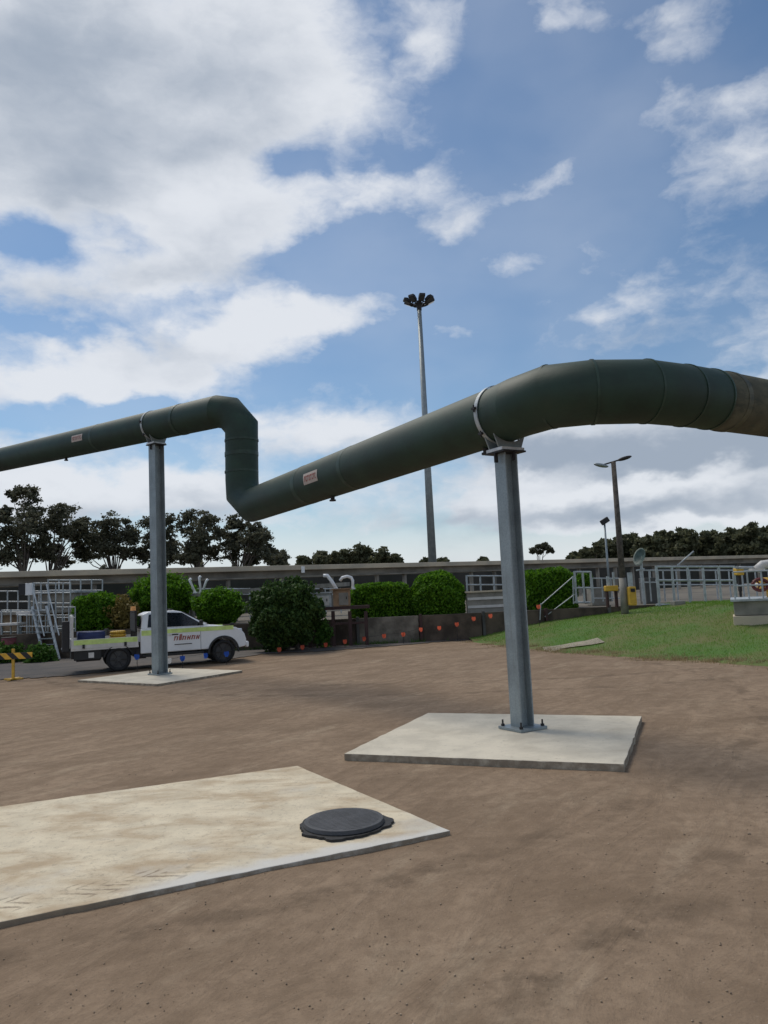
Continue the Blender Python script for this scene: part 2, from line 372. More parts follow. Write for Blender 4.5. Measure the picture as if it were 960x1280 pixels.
def mesh_np(name, v, f):
    me = bpy.data.meshes.new(name); k = f.shape[1]
    me.vertices.add(len(v)); me.vertices.foreach_set('co', v.astype(np.float32).ravel())
    me.loops.add(f.size); me.loops.foreach_set('vertex_index', f.astype(np.int32).ravel())
    me.polygons.add(len(f)); me.polygons.foreach_set('loop_start', np.arange(0, f.size, k, dtype=np.int32))
    me.polygons.foreach_set('loop_total', np.full(len(f), k, dtype=np.int32))
    me.update(calc_edges=True); return me

class FastTubes:
    def __init__(s): s.v = []; s.f = []; s.n = 0
    def tube(s, a, b, r1, r2, seg=5):
        a, b = np.array(a, float), np.array(b, float); d = b-a; L = np.linalg.norm(d)
        if L < 1e-6: return
        d /= L; h = np.array([0, 0, 1.]) if abs(d[2]) < .9 else np.array([1., 0, 0])
        u = np.cross(d, h); u /= np.linalg.norm(u); w_ = np.cross(d, u)
        t = np.arange(seg)/seg*2*math.pi; c = np.cos(t)[:, None]*u+np.sin(t)[:, None]*w_
        s.v += [a+c*r1, b+c*r2]
        k = np.arange(seg); k2 = (k+1) % seg
        s.f.append(np.stack([s.n+k, s.n+k2, s.n+seg+k2, s.n+seg+k], 1)); s.n += 2*seg
    def build(s, name, m_, parent): return link(name, mesh_np(name, np.concatenate(s.v), np.concatenate(s.f)), m_, parent, True)

# ------------------------------------------------------------------ ground
def vnoise(x, y, s, seed=0):
    r = np.random.default_rng(seed); k = r.uniform(-1, 1, (6, 2)); ph = r.uniform(0, 6.28, 6)
    return sum(np.sin((x*k[i, 0]+y*k[i, 1])*s*(1+i*0.37)+ph[i]) for i in range(6))/6
xs = np.concatenate([[-900, -300, -120, -60, -35], np.arange(-20, 20.01, 0.16), [35, 60, 120, 300, 900]])
ys = np.concatenate([[-300, -60, -15, -4], np.arange(0, 31, 0.16), [40, 60, 120, 300, 900, 2500]])
X, Y = np.meshgrid(xs, ys)
Z = (vnoise(X, Y, 2.2, 1)*0.010 + vnoise(X, Y, 7, 2)*0.005 + vnoise(X*.9+Y*.6, Y*.2-X*.15, 9, 3)*0.004)
fade = np.clip((22-Y)/4, 0, 1)*np.clip((19.5-np.abs(X))/3, 0, 1); Z = Z*fade-0.008
v = np.stack([X.ravel(), Y.ravel(), Z.ravel()], 1); nx = len(xs)
i0 = (np.arange(len(ys)-1)[:, None]*nx+np.arange(nx-1)[None]).ravel()
f = np.stack([i0, i0+1, i0+nx+1, i0+nx], 1)
g = struct(link('ground', mesh_np('ground', v, f), 'dirt', smooth=True))

# asphalt road behind the lot, with a ragged edge where the dirt laps over it
edge = [(-60, 852), (0, 849), (60, 846), (110, 842), (200, 833), (270, 826), (330, 817), (390, 814.5), (440, 811), (500, 806), (560, 801), (585, 800)]
near = []
E = [atz(px, py, 0.012) for px, py in edge]
for a, b in zip(E, E[1:]):
    for t in np.linspace(0, 1, 14, endpoint=False):
        p = a.lerp(b, t); near.append((p.x, p.y+random.uniform(-.18, .18)))
bm = new(); strip = [(-60, near[0][1])]+near+[(near[-1][0]+.6, 29.4)]
lo_ = [bm.verts.new((x, y, 0.012)) for x, y in strip]; hi_ = [bm.verts.new((x, 29.6, 0.012)) for x, y in strip]
for i in range(len(strip)-1): bm.faces.new((lo_[i], lo_[i+1], hi_[i+1], hi_[i]))
struct(obj('road', bm, 'asphalt'))

# raised terrace behind the retaining wall
bm = new(); prism(bm, [(-90, 29.8), (160, 29.8), (220, 260), (-160, 260)], 0.02, 0.95)
struct(obj('terrace', bm, 'terrace'))

# grass bank
ge = [(572, 799), (590, 802), (620, 806), (700, 815), (800, 822), (960, 832), (1150, 846), (1400, 862)]
GE = [atz(px, py, 0.0) for px, py in ge]
def edgeY(x):
    return np.interp(x, [p.x for p in GE], [p.y for p in GE])
def bankz(x, y):
    x = np.asarray(x, float); y = np.asarray(y, float)
    d = (y-edgeY(x)-0.35*vnoise(x, y*.3, 4, 5)-.2*vnoise(x, y, 15, 8))
    t = np.clip(d/(9.2+3.0*np.clip((x-7.5)/3, 0, 1)), 0, 1); s = t*t*(3-2*t)*0.5+t*0.5
    side = np.clip((x-3.0)/8.0, 0, 1)**1.15
    z = 0.97*s*(0.30+0.70*side)+np.where(d > 0, 0.03, -0.12*np.clip(-d*2, 0, 1))
    z = z-.27*np.exp(-((x-10.6)/1.9)**2-((y-20.6)/1.7)**2)
    return z+0.02*vnoise(x, y, 1.6, 6)
xs = np.arange(3.0, 30, 0.2); ys = np.arange(13.5, 30.6, 0.2); X, Y = np.meshgrid(xs, ys); Z = bankz(X, Y)
v = np.stack([X.ravel(), Y.ravel(), Z.ravel()], 1); nx = len(xs)
i0 = (np.arange(len(ys)-1)[:, None]*nx+np.arange(nx-1)[None]).ravel()
struct(link('grass_bank', mesh_np('grass_bank', v, np.stack([i0, i0+1, i0+nx+1, i0+nx], 1)), 'turf', smooth=True))
# blades
n = 190000
gx = rng.uniform(3.0, 26, n); gy = 14+rng.power(1.3, n)*16.3
dd = gy-edgeY(gx); gz = bankz(gx, gy)
bare = vnoise(gx, gy, 1.1, 12)+0.4*vnoise(gx, gy, 3.1, 13)
ok = (dd > 0.05)
def blades(name, x, y, z, h, wd_, m_):
    n = len(x); a = rng.uniform(0, 6.28, n); hh = h*rng.uniform(.5, 1.3, n)
    P = np.stack([x, y, z-0.01], 1); dx = np.stack([np.cos(a)*wd_, np.sin(a)*wd_, 0*a], 1)
    tip = P+np.stack([rng.normal(0, .35, n)*hh, rng.normal(0, .35, n)*hh, hh], 1)
    v = np.stack([P-dx, P+dx, tip], 1).reshape(-1, 3)
    o = link(name, mesh_np(name, v, np.arange(3*n).reshape(n, 3)), m_); o['kind'] = 'stuff'; return o
sel = ok & (bare > -0.45+rng.uniform(-.3, .3, n)) & (dd > 0.4+rng.uniform(0, .5, n))
blades('grass', gx[sel], gy[sel], gz[sel], 0.060, 0.005, 'grass')
sel = ok & ((bare <= -0.5+rng.uniform(-.25, .25, n)) | (dd < 1.0)) & (rng.uniform(0, 1, n) < .75)
tx, ty = [], []
for i in range(150):
    x_ = random.uniform(3, 20); y_ = float(edgeY(x_))+random.gauss(.15, .3); k_ = random.randint(30, 160); sp_ = random.uniform(.05, .2)
    tx.append(rng.normal(x_, sp_*1.8, k_)); ty.append(rng.normal(y_, sp_, k_))
tx, ty = np.concatenate(tx), np.concatenate(ty)
blades('edge_tufts', tx, ty, np.maximum(bankz(tx, ty), 0), 0.075, 0.006, 'straw')
blades('dry_grass', gx[sel], gy[sel], gz[sel], 0.04, 0.005, 'straw')
# pebbles and clods on the dirt
bm = new(); bmesh.ops.create_icosphere(bm, subdivisions=1, radius=1); bm.verts.ensure_lookup_table()
iv = np.array([v_.co[:] for v_ in bm.verts]); if_ = np.array([[q_.index for q_ in f_.verts] for f_ in bm.faces]); bm.free()
n = 3500
yy = 1.4+np.abs(rng.normal(0, 1, n))*5.0; xx = rng.uniform(-.64, .64, n)*yy+rng.uniform(-.4, .4, n)
sz = rng.choice([.002, .002, .003, .003, .0045], n)*rng.uniform(.7, 1.5, n)
big = rng.random(n) < .006; sz[big] *= 2.2
a = rng.uniform(0, 6.28, n); sx = sz*rng.uniform(1, 1.7, n); szz = sz*rng.uniform(.5, .9, n)
lx = iv[None, :, 0]*sx[:, None]*rng.uniform(.8, 1.2, (n, 12)); ly = iv[None, :, 1]*sz[:, None]*rng.uniform(.8, 1.2, (n, 12))
X_ = xx[:, None]+lx*np.cos(a)[:, None]-ly*np.sin(a)[:, None]; Y_ = yy[:, None]+lx*np.sin(a)[:, None]+ly*np.cos(a)[:, None]
Z_ = -.004+iv[None, :, 2]*szz[:, None]+0*X_
gz_ = (vnoise(xx, yy, 2.2, 1)*0.010 + vnoise(xx, yy, 7, 2)*0.005 + vnoise(xx*.9+yy*.6, yy*.2-xx*.15, 9, 3)*0.004)
Z_ += gz_[:, None]
o = link('gravel', mesh_np('gravel', np.stack([X_, Y_, Z_], 2).reshape(-1, 3), (if_[None]+np.arange(n)[:, None, None]*12).reshape(-1, 3)), 'stone'); o['kind'] = 'stuff'

# ------------------------------------------------------------------ concrete slabs
def ragged(pts, amp=.006, step=.12):
    out = []
    for a, b in zip(pts, pts[1:]+pts[:1]):
        a, b = Vector(a[:2]), Vector(b[:2]); k = max(1, int((b-a).length/step)); nn = Vector((-(b-a).y, (b-a).x)).normalized()
        for i in range(k):
            q_ = a.lerp(b, i/k)
            if i: q_ = q_+nn*(random.uniform(-amp, amp)+(random.random() < .05)*random.uniform(0, amp*3))
            out.append((q_.x, q_.y))
    return out
def slab(name, px, h, m_, label, z0=-0.05, group=None):
    pts = [atz(a, b, h) for a, b in px]
    c = sum(pts, Vector())/len(pts)
    bm = new(); prism(bm, ragged([(p.x-c.x, p.y-c.y) for p in pts]), z0, h)
    o = obj(name, bm, m_, bevel=0.008); o.location = (c.x, c.y, 0)
    return tag(o, label, 'concrete slab', group)
slab('concrete_slab', [(535, 891), (802, 895), (780, 955), (430, 942)], 0.075, 'slab_grey', 'pale grey concrete slab under the nearer steel pipe post')
slab('concrete_slab', [(212, 835), (303, 838), (196, 855), (97, 850)], 0.05, 'slab_grey', 'small concrete slab under the far pipe post beside the white ute')
pA, pB, pC = atz(372, 957, .028), atz(563, 1038, .028), atz(0, 1152, .028); pD = atz(0, 1008, .028)
dAD = (pD-pA).normalized(); dBC = (pC-pB).normalized()
pts = [pA, pB, pB+dBC*8, pA+dAD*8]
c = sum(pts, Vector())/4
bm = new(); prism(bm, ragged([(p.x-c.x, p.y-c.y) for p in pts]), -0.05, 0.028)
def tyre_fn(q, tc, c, b):
    c = conc_fn(q, tc, c, b)
    rot = q.new('ShaderNodeVectorRotate', rotation_type='Z_AXIS'); q.put(rot.inputs[0], tc); rot.inputs['Angle'].default_value = -math.atan2(dBC.y, dBC.x)
    s = q.new('ShaderNodeSeparateXYZ'); q.t.links.new(rot.outputs[0], s.inputs[0])
    y = s.outputs[1]; x = s.outputs[0]
    ang = -math.atan2(dBC.y, dBC.x); e = pB-c_slab
    ey = math.sin(ang)*e.x+math.cos(ang)*e.y; sg = 1 if ey < 0 else -1
    nzw = q.math('MULTIPLY', q.math('SUBTRACT', q.noise(tc, 3, 4, .6), .5), 0.10)
    dd = q.math('ADD', q.math('MULTIPLY', q.math('SUBTRACT', y, ey), sg), nzw)   # distance in from the front edge
    band = q.math('MULTIPLY', q.ramp(dd, 0.10, 0.16), q.ramp(dd, 0.46, 0.40))
    lug = q.math('SINE', q.math('ADD', q.math('MULTIPLY', x, 42.0), q.math('MULTIPLY', q.math('PINGPONG', dd, 0.16), 70.0)))
    lug = q.math('MULTIPLY', q.ramp(q.math('ADD', lug, q.math('MULTIPLY', q.math('SUBTRACT', q.noise(tc, 14, 5, .7), .5), 3.0)), 0.1, 0.9), q.ramp(q.noise(tc, 4, 6, .7), .40, .62))
    fx = q.ramp(x, -0.2, 0.9) if sg else None
    ex = math.cos(ang)*e.x-math.sin(ang)*e.y
    along = q.math('SUBTRACT', x, ex)
    c = q.mix(q.math('MULTIPLY', q.math('MULTIPLY', band, lug), q.ramp(q.math('ABSOLUTE', along), 1.6, 2.2, 0, .85)), c, (0.24, 0.18, 0.12))
    wh = q.math('MULTIPLY', q.ramp(q.math('ADD', dd, q.math('MULTIPLY', nzw, 2)), 0.22, 0.06), q.ramp(q.math('ABSOLUTE', along), 2.7, 2.2, 0.0, .85))
    return side_dirt(q, tc, q.mix(wh, c, (0.64, 0.62, 0.57)))
c_slab = c.copy()
M['slab_track'] = mat('slab_with_tracks', (0.68, 0.585, 0.42), 0.85, vs=3, var=0.08, bump=0.25, bs=60, fn=tyre_fn)
o = obj('concrete_slab', bm, 'slab_track', bevel=0.008); o.location = (c.x, c.y, 0)
tag(o, 'large foreground concrete slab with muddy tyre tracks and a round black lid', 'concrete slab')

# manhole
mc = atz(430, 1026, 0.07)
mh = thing('manhole_cover', 'round dark iron manhole lid on a torn black rim, on the foreground slab', 'manhole cover', (mc.x, mc.y, 0.028), 0.3)
bm = new(); tube(bm, (0, 0, 0.025), (0, 0, 0.058), .345, .335, 56); lid = obj('lid', bm, 'lid', mh, bevel=0.004)
bm = new()                                  # raised ribs on the lid
for i in range(-8, 9):
    L = math.sqrt(max(0, .30**2-(i*.036)**2))
    if L > .03: box(bm, (0, i*.036, .0585), (2*L, .007, .0022))
obj('rib', bm, 'lid', lid)
bm = new(); pts = []
for i in range(64):
    a = i/64*2*math.pi; r = .375+.014*math.sin(3*a+1)+random.uniform(-.010, .012)
    if abs(a-5.9) < .3 or abs(a-3.5) < .14 or abs(a-4.3) < .2: r += .035
    pts.append((r*math.cos(a), r*math.sin(a)))
prism(bm, pts, 0.001, 0.022); obj('frame', bm, 'lid_rim', mh)

# ------------------------------------------------------------------ pipe
PR = 0.405
b1 = atz(653.5, 911, .075); b2 = atz(200, 843, .05)
Q1 = Vector((b2.x, b2.y, 6.82)); Q2 = at(272, 514.5, 19.1); Q0 = Q1+(Q1-Q2)*2.6
far_end = Q0+(Q0-Q1)*1.2
Q3, Q4 = at(302, 541, 18.9), at(302.5, 607, 18.9)
Q5 = at(318, 630.5, 18.5)
ZN = 4.37
Q6 = Vector((b1.x, b1.y, ZN))
E1 = [atz(x, y, ZN) for x, y in ((650, 508.5), (688, 496), (740, 490.5), (806, 489.5), (853, 494.5), (885, 499))]
E2 = atz(960, 511, ZN); out_end = E2+(E2-E1[-1]).normalized()*16
pipe = thing('overhead_pipe', 'big dark green pipe on two steel posts, with a vertical drop and bend', 'pipe')
obj('far_run', sweep([far_end, Q2], PR+.002, caps=False, post=at(287, 516.5, 19.02)), 'pipe', pipe, True)
DP = [Q2, at(287, 516.5, 19.02), at(302, 534, 18.9), at(302, 552, 18.9), at(302.5, 600, 18.9), at(303.5, 617, 18.9), at(316, 631, 18.6), Q5+(Q6-Q5).normalized()*.25]
dlow = (Q6-Q5).normalized()
obj('upper_elbow', sweep(DP[:4], PR+.002, caps=False, pre=Q1, post=DP[4]), 'pipe', pipe, True)
obj('drop_pipe', sweep(DP[3:5], PR+.002, caps=False, pre=DP[2], post=DP[5]), 'pipe', pipe, True)
obj('lower_elbow', sweep(DP[4:], PR+.002, caps=False, pre=DP[3], post=Q6), 'pipe', pipe, True)
obj('low_run', sweep([DP[-1], Q6, E1[0]], PR+.002, caps=False, pre=Q5, post=E1[1]), 'pipe', pipe, True)
el_ = obj('wide_bend', sweep(E1, PR+.002, caps=False, pre=Q6, post=E2), 'pipe', pipe, True)
obj('near_run', sweep([E1[-1], out_end], PR+.001, pre=E1[-2]), 'pipe_old', pipe, True)['label'] = 'browner weathered pipe length'
def band(p, d, w_, r, m_, name='joint_band', par=pipe):
    d = d.normalized(); o = obj(name, sweep([p-d*w_/2, p+d*w_/2], r, 48), m_, par, True)
    mo = o.modifiers.new('es', 'EDGE_SPLIT'); mo.split_angle = R(40); return o
for i in range(1, len(E1)):
    d = (E1[i]-E1[i-1]).normalized()+((E1[i+1]-E1[i]).normalized() if i+1 < len(E1) else (out_end-E1[-1]).normalized())
    band(E1[i], d, .03, PR+.012, 'pipe_band')
band(E1[-1]+(out_end-E1[-1]).normalized()*.35, out_end-E1[-1], .10, PR+.012, 'pipe_old')
band(Q5.lerp(Q6, .33), dlow, .16, PR+.005, 'pipe_band'); band(Q5.lerp(Q6, .55), dlow, .12, PR+.005, 'pipe_band')
dz = Vector((0, 0, 1))
band(at(302, 551, 18.9), dz, .05, PR+.016, 'pipe_band'); band(at(302, 568, 18.9), dz, .10, PR+.012, 'pipe_band'); band(at(302, 590, 18.9), dz, .05, PR+.012, 'pipe_band')
d1 = (Q2-Q1).normalized()
band(Q1.lerp(Q2, .45), d1, .12, PR+.012, 'pipe_band'); band(Q0.lerp(Q1, .6), d1, .12, PR+.005, 'pipe_band')
# hanging drain stubs
def stub(p, d):
    bm = new(); tube(bm, p-Vector((0, 0, PR-.03)), p-Vector((0, 0, PR+.07)), .045, .04, 12); tube(bm, p-Vector((0, 0, PR+.06)), p-Vector((0, 0, PR+.09)), .065, .065, 8)
    obj('drain_plug', bm, 'dark_steel', pipe)
stub(Q5.lerp(Q6, .44), dlow); stub(Q6-dlow*.42, dlow); stub(Q0.lerp(Q1, .30), d1)
# stickers with dark red lettering-like marks, wrapped on the pipe
def sticker(p, d, L, H_, upang, cw=1):
    d = d.normalized(); s = d.cross(Vector((0, 0, 1))).normalized()
    tocam = Vector((0, 0, CH))-p
    if s.dot(tocam) < 0: s = -s
    def pt(u, t, r):                         # u along, t angle
        return p+d*u+(s*math.cos(t)+Vector((0, 0, 1))*math.sin(t))*r
    def patch(bm, u0_, u1_, t0, t1, r, n=6):
        gv = [[bm.verts.new(pt(u, t, r)) for t in np.linspace(t0, t1, n)] for u in (u0_, u1_)]
        for i in range(n-1): bm.faces.new((gv[0][i], gv[1][i], gv[1][i+1], gv[0][i+1]))
    h = H_/PR/2
    bm = new(); patch(bm, -L/2, L/2, upang-h, upang+h, PR+.007); lab = obj('pipe_label', bm, 'label', pipe)
    bm = new(); x = -L*.42; i = 0
    while x < L*.40:
        wv_ = random.uniform(.035, .06)
        patch(bm, x, x+wv_*.3, upang-h*.5, upang+h*.55, PR+.010, 4)
        patch(bm, x+wv_*.3, x+wv_, upang+h*.25, upang+h*.55, PR+.010, 3)
        if i % 2: patch(bm, x+wv_*.3, x+wv_, upang-h*.5, upang-h*.2, PR+.010, 3)
        if i % 3 == 0: patch(bm, x+wv_*.7, x+wv_, upang-h*.2, upang+h*.25, PR+.010, 3)
        x += wv_+.022; i += 1
    obj('marking', bm, 'red', lab)
sticker(Q5.lerp(Q6, .425), dlow, .62, .22, R(-2))
sticker(Q0.lerp(Q1, .50), d1, .62, .20, R(2))

# ------------------------------------------------------------------ pipe supports
def support(label, base, top_c, d, slabh, W):
    """H column, base plate on the slab, cradle and strap round the pipe; local x runs along the pipe"""
    base = Vector((top_c.x, top_c.y, slabh)); ang = math.atan2(d.y, d.x)
    t = thing('pipe_support', label, 'steel post', base, ang, 'galvanised posts carrying the green pipe')
    zc = top_c.z-slabh; zt = zc-PR-.16
    bm = new()
    box(bm, (0, W/2-.010, zt/2+.02), (W, .020, zt-.04)); box(bm, (0, -W/2+.010, zt/2+.02), (W, .020, zt-.04)); box(bm, (0, 0, zt/2+.02), (.014, W-.041, zt-.04))
    obj('column', bm, 'galv', t, bevel=.003)
    bm = new(); box(bm, (0, 0, .022), (.46, .46, .036)); obj('base_plate', bm, 'galv', t, bevel=.003)
    bm = new(); box(bm, (0, 0, .002), (.44, .44, .0035)); obj('grout', bm, 'dark_steel', t)
    for sx in (-1, 1):
        for sy in (-1, 1):
            bm = new(); tube(bm, (sx*.185, sy*.185, .03), (sx*.185, sy*.185, .125), .012, seg=8); tube(bm, (sx*.185, sy*.185, .041), (sx*.185, sy*.185, .068), .026, seg=6)
            obj('anchor_bolt', bm, 'dark_steel', t)
    bm = new(); box(bm, (0, 0, zt+.012), (.40, .40, .022)); obj('cap_plate', bm, 'dark_steel', t)
    for sy in (1, -1):
        bm = new(); xprism(bm, [(-.012, zt-.13), (.012, zt-.13), (.012, zt-.001), (-.012, zt-.001)], sy*.145, sy*.20); obj('gusset', bm, 'dark_steel', t)
        bm = new(); box(bm, (sy*.165, 0, zt-.06), (.05, .014, .115)); obj('gusset', bm, 'dark_steel', t)
    bm = new(); box(bm, (0, 0, zt+.046), (.34, .40, .044)); obj('bearing_plate', bm, 'bright_steel', t, bevel=.003)
    # cradle: two saddle webs shaped to the pipe
    bm = new()
    for x0 in (-.11, .09):
        pts = []
        hb = zc-PR*1.0
        arc = [(-math.sin(a)*(PR+.008), zc-math.cos(a)*(PR+.008)) for a in np.linspace(R(42), R(-42), 18)]
        prof = [(-.20, zt+.07), (.20, zt+.07)]+[(y, z) for y, z in arc[::-1]]
        a_ = [bm.verts.new((x0, y, z)) for y, z in prof]; b_ = [bm.verts.new((x0+.02, y, z)) for y, z in prof]
        n = len(prof); bm.faces.new(a_); bm.faces.new(b_[::-1])
        for i in range(n): bm.faces.new((a_[i], b_[i], b_[(i+1) % n], a_[(i+1) % n]))
    bmesh.ops.recalc_face_normals(bm, faces=bm.faces[:])
    obj('cradle', bm, 'galv', t)
    # strap
    bm = new(); n = 56; rr = []
    for i in range(n):
        a = i/n*2*math.pi; ring = []
        for x, r in ((-.12, PR+.007), (-.12, PR+.018), (-.05, PR+.018), (-.05, PR+.007)):
            ring.append(bm.verts.new((x, math.cos(a)*r, zc+math.sin(a)*r)))
        rr.append(ring)
    for i in range(n):
        for k in range(4):
            A, B = rr[i], rr[(i+1) % n]; bm.faces.new((A[k], A[(k+1) % 4], B[(k+1) % 4], B[k]))
    bmesh.ops.recalc_face_normals(bm, faces=bm.faces[:])
    st = obj('strap', bm, 'galv_light', t)
    for a in (R(8), R(172), R(-40), R(220)):
        bm = new(); c_ = Vector((-.095, math.cos(a)*(PR+.035), zc+math.sin(a)*(PR+.035)))
        box(bm, c_, (.07, .04, .03)); tube(bm, c_-Vector((0, 0, .05)), c_+Vector((0, 0, .05)), .012, seg=6)
        obj('clamp_bolt', bm, 'dark_steel', st)
    return t
support('thick grey steel post nearest the camera, standing on the pale slab', None, Q6, dlow, .075, .222)
support('tall grey steel post in front of the white ute, far end of the pipe', None, Q1, d1, .05, .30)

# ------------------------------------------------------------------ ute
def wheel(par, x, y, r=.37):
    wv_ = bpy.data.objects.new('wheel', None); C.objects.link(wv_); wv_.parent = par; wv_.location = (x, y, r)
    bm = new(); n = 40; prof = [(r-.10, -.115), (r-.03, -.125), (r, -.095), (r, .095), (r-.03, .125), (r-.10, .115)]
    rr = [[bm.verts.new((math.cos(i/n*6.2832)*a, b, math.sin(i/n*6.2832)*a)) for a, b in prof] for i in range(n)]
    for i in range(n):
        for k in range(5): bm.faces.new((rr[i][k], rr[(i+1) % n][k], rr[(i+1) % n][k+1], rr[i][k+1]))
        bm.faces.new((rr[i][5], rr[(i+1) % n][5], rr[(i+1) % n][0], rr[i][0]))
    bmesh.ops.recalc_face_normals(bm, faces=bm.faces[:]); obj('tyre', bm, 'rubber', wv_, True)
    bm = new(); sgn = -1 if y < 0 else 1
    tube(bm, (0, sgn*.03, 0), (0, sgn*.06, 0), r-.10, seg=28); tube(bm, (0, sgn*.05, 0), (0, sgn*.10, 0), .07, seg=12)
    for k in range(6):
        a = k*math.pi/3; tube(bm, (math.cos(a)*.06, sgn*.08, math.sin(a)*.06), (math.cos(a)*(r-.11), sgn*.085, math.sin(a)*(r-.11)), .022, seg=6)
    obj('rim', bm, 'rim_metal', wv_)
pr, pf = atz(152, 838.5, 0.012), atz(283, 828, 0.012)
ang = math.atan2(pf.y-pr.y, pf.x-pr.x); wb = (pf-pr).length
dirv = Vector((math.cos(ang), math.sin(ang), 0)); side = Vector((-dirv.y, dirv.x, 0))
orig = pr - dirv*1.32 + side*.78            # rear of the tray, on the centre line; near wheels at y=-.78
print('ute wheelbase', wb, 'angle', math.degrees(ang))
ute = thing('utility_truck', 'white tray-back ute with lime stripe and orange beacon parked behind the far post', 'ute', (orig.x, orig.y, .012), ang)
ute.scale = (wb/3.28,)*3
xr, xf, r_ = 1.32, 4.60, .37
def arch(cx, r, n=14): return [(cx+math.cos(a)*r, .37+math.sin(a)*r) for a in np.linspace(math.pi, 0, n)]
low = [(1.98, .48), (4.12, .48)]+[p for p in arch(xf, .46) if p[1] > .48]+[(5.10, .46), (5.34, .50), (5.36, .72), (5.31, .90), (5.22, 1.02), (5.02, 1.135), (4.60, 1.205), (4.12, 1.245), (1.98, 1.245)]
bm = new(); xprism(bm, low, -.875, .875)
o = obj('body', bm, 'white', ute, bevel=.045)
# cab with tapered roof
bm = new()
st = [(2.00, 1.24), (2.06, 1.70), (2.25, 1.775), (3.05, 1.79), (3.28, 1.74), (4.16, 1.235)]
def hw(z): return .84-.20*max(0, (z-1.24))/.54
a_ = [bm.verts.new((x, -hw(z), z)) for x, z in st]; b_ = [bm.verts.new((x, hw(z), z)) for x, z in st]
bm.faces.new(a_); bm.faces.new(b_[::-1])
for i in range(len(st)): bm.faces.new((a_[i], b_[i], b_[(i+1) % len(st)], a_[(i+1) % len(st)]))
bmesh.ops.recalc_face_normals(bm, faces=bm.faces[:]); obj('cab', bm, 'white', ute, bevel=.04)
for sg in (-1, 1):
    def sidepanel(name, poly, m_, off=.012, par=ute):
        bm = new(); vs = [bm.verts.new((x, sg*(hw(z)+off), z)) for x, z in poly]; bm.faces.new(vs if sg < 0 else vs[::-1])
        r = bmesh.ops.solidify(bm, geom=bm.faces[:], thickness=.008); return obj(name, bm, m_, par)
    sidepanel('window', [(2.72, 1.275), (3.98, 1.262), (3.31, 1.70), (2.72, 1.735)], 'glass')
    sidepanel('window', [(2.20, 1.29), (2.64, 1.275), (2.66, 1.735), (2.26, 1.69)], 'glass')
    bm = new(); box(bm, (3.66, sg*.879, 1.135), (2.55, .012, .13)); obj('stripe', bm, 'lime', ute)['label'] = 'lime reflective stripe'
    bm = new(); box(bm, (2.16, sg*.879, 1.12), (.30, .012, .16)); obj('stripe', bm, 'lime', ute)
    for x0 in (2.70, 3.86): bm = new(); box(bm, (x0, sg*.876, .86), (.010, .006, .72)); obj('door_gap', bm, 'black', ute)
    bm = new(); box(bm, (2.84, sg*.89, 1.02), (.17, .03, .035)); obj('door_handle', bm, 'white_dusty', ute)
    bm = new(); box(bm, (3.86, sg*1.0, 1.36), (.10, .20, .17)); obj('mirror', bm, 'black', ute, bevel=.03)
    bm = new(); r = .46; n = 20; pts = [(xf+math.cos(a)*q_, .37+math.sin(a)*q_) for q_, rg in ((.515, np.linspace(R(-5), R(185), n)), (.455, np.linspace(R(185), R(-5), n))) for a in rg]
    xprism(bm, pts, sg*.86, sg*.90); obj('wheel_arch', bm, 'black', ute)
    bm = new(); box(bm, (5.10, sg*.74, 1.02), (.26, .26, .13)); obj('headlight', bm, 'lamp', ute, bevel=.03)
    bm = new(); box(bm, (5.30, sg*.70, .66), (.10, .24, .12)); obj('fog_lamp', bm, 'black', ute, bevel=.02)
    bm = new(); box(bm, (3.0, sg*.80, .40), (1.9, .14, .07)); tube(bm, (2.1, sg*.80, .42), (2.1, sg*.6, .50), .03); tube(bm, (3.85, sg*.80, .42), (3.85, sg*.6, .50), .03); obj('side_step', bm, 'black', ute, bevel=.015)
# door emblem: slanted brown red strokes
bm = new(); x = 3.0
for i, (w_, hgt) in enumerate(((.13, .13), (.07, .19), (.12, .13), (.11, .13), (.12, .13), (.10, .13))):
    sh = .035
    for k in (0, w_*.62):
        vs = [bm.verts.new((x+k+sx, -.884, z)) for sx, z in ((0, .83), (.036, .83), (.036+sh, .83+hgt), (sh, .83+hgt))]; bm.faces.new(vs)
    vs = [bm.verts.new((x+sx, -.8845, z)) for sx, z in ((.02, .83+hgt*(.35 if i % 2 else .75)), (w_*.7, .83+hgt*(.35 if i % 2 else .75)), (w_*.7+.01, .83+hgt*(.35 if i % 2 else .75)+.035), (.03, .83+hgt*(.35 if i % 2 else .75)+.035))]; bm.faces.new(vs)
    x += w_+.03
obj('emblem', bm, 'red', ute)
bm = new(); box(bm, (3.05, -.882, 1.02), (.20, .008, .04)); obj('lettering', bm, 'dark_steel', ute); bm = new(); box(bm, (3.30, -.882, .70), (.55, .008, .025)); obj('lettering', bm, 'dark_steel', ute)
bm = new()
vs = [bm.verts.new(p) for p in ((4.10, -.74, 1.285), (4.10, .74, 1.285), (3.34, .60, 1.722), (3.34, -.60, 1.722))]; bm.faces.new(vs)
bmesh.ops.translate(bm, verts=bm.verts[:], vec=(.016, 0, .016)); obj('windscreen', bm, 'glass', ute)
bm = new()
vs = [bm.verts.new(p) for p in ((1.985, -.70, 1.32), (2.03, -.62, 1.66), (2.03, .62, 1.66), (1.985, .70, 1.32))]; bm.faces.new(vs); obj('rear_window', bm, 'glass', ute)
bm = new(); box(bm, (5.345, 0, .82), (.05, .9, .20)); obj('grille', bm, 'black', ute, bevel=.02)
bm = new(); box(bm, (5.40, 0, .55), (.12, 1.66, .20)); obj('bumper', bm, 'white', ute, bevel=.05)
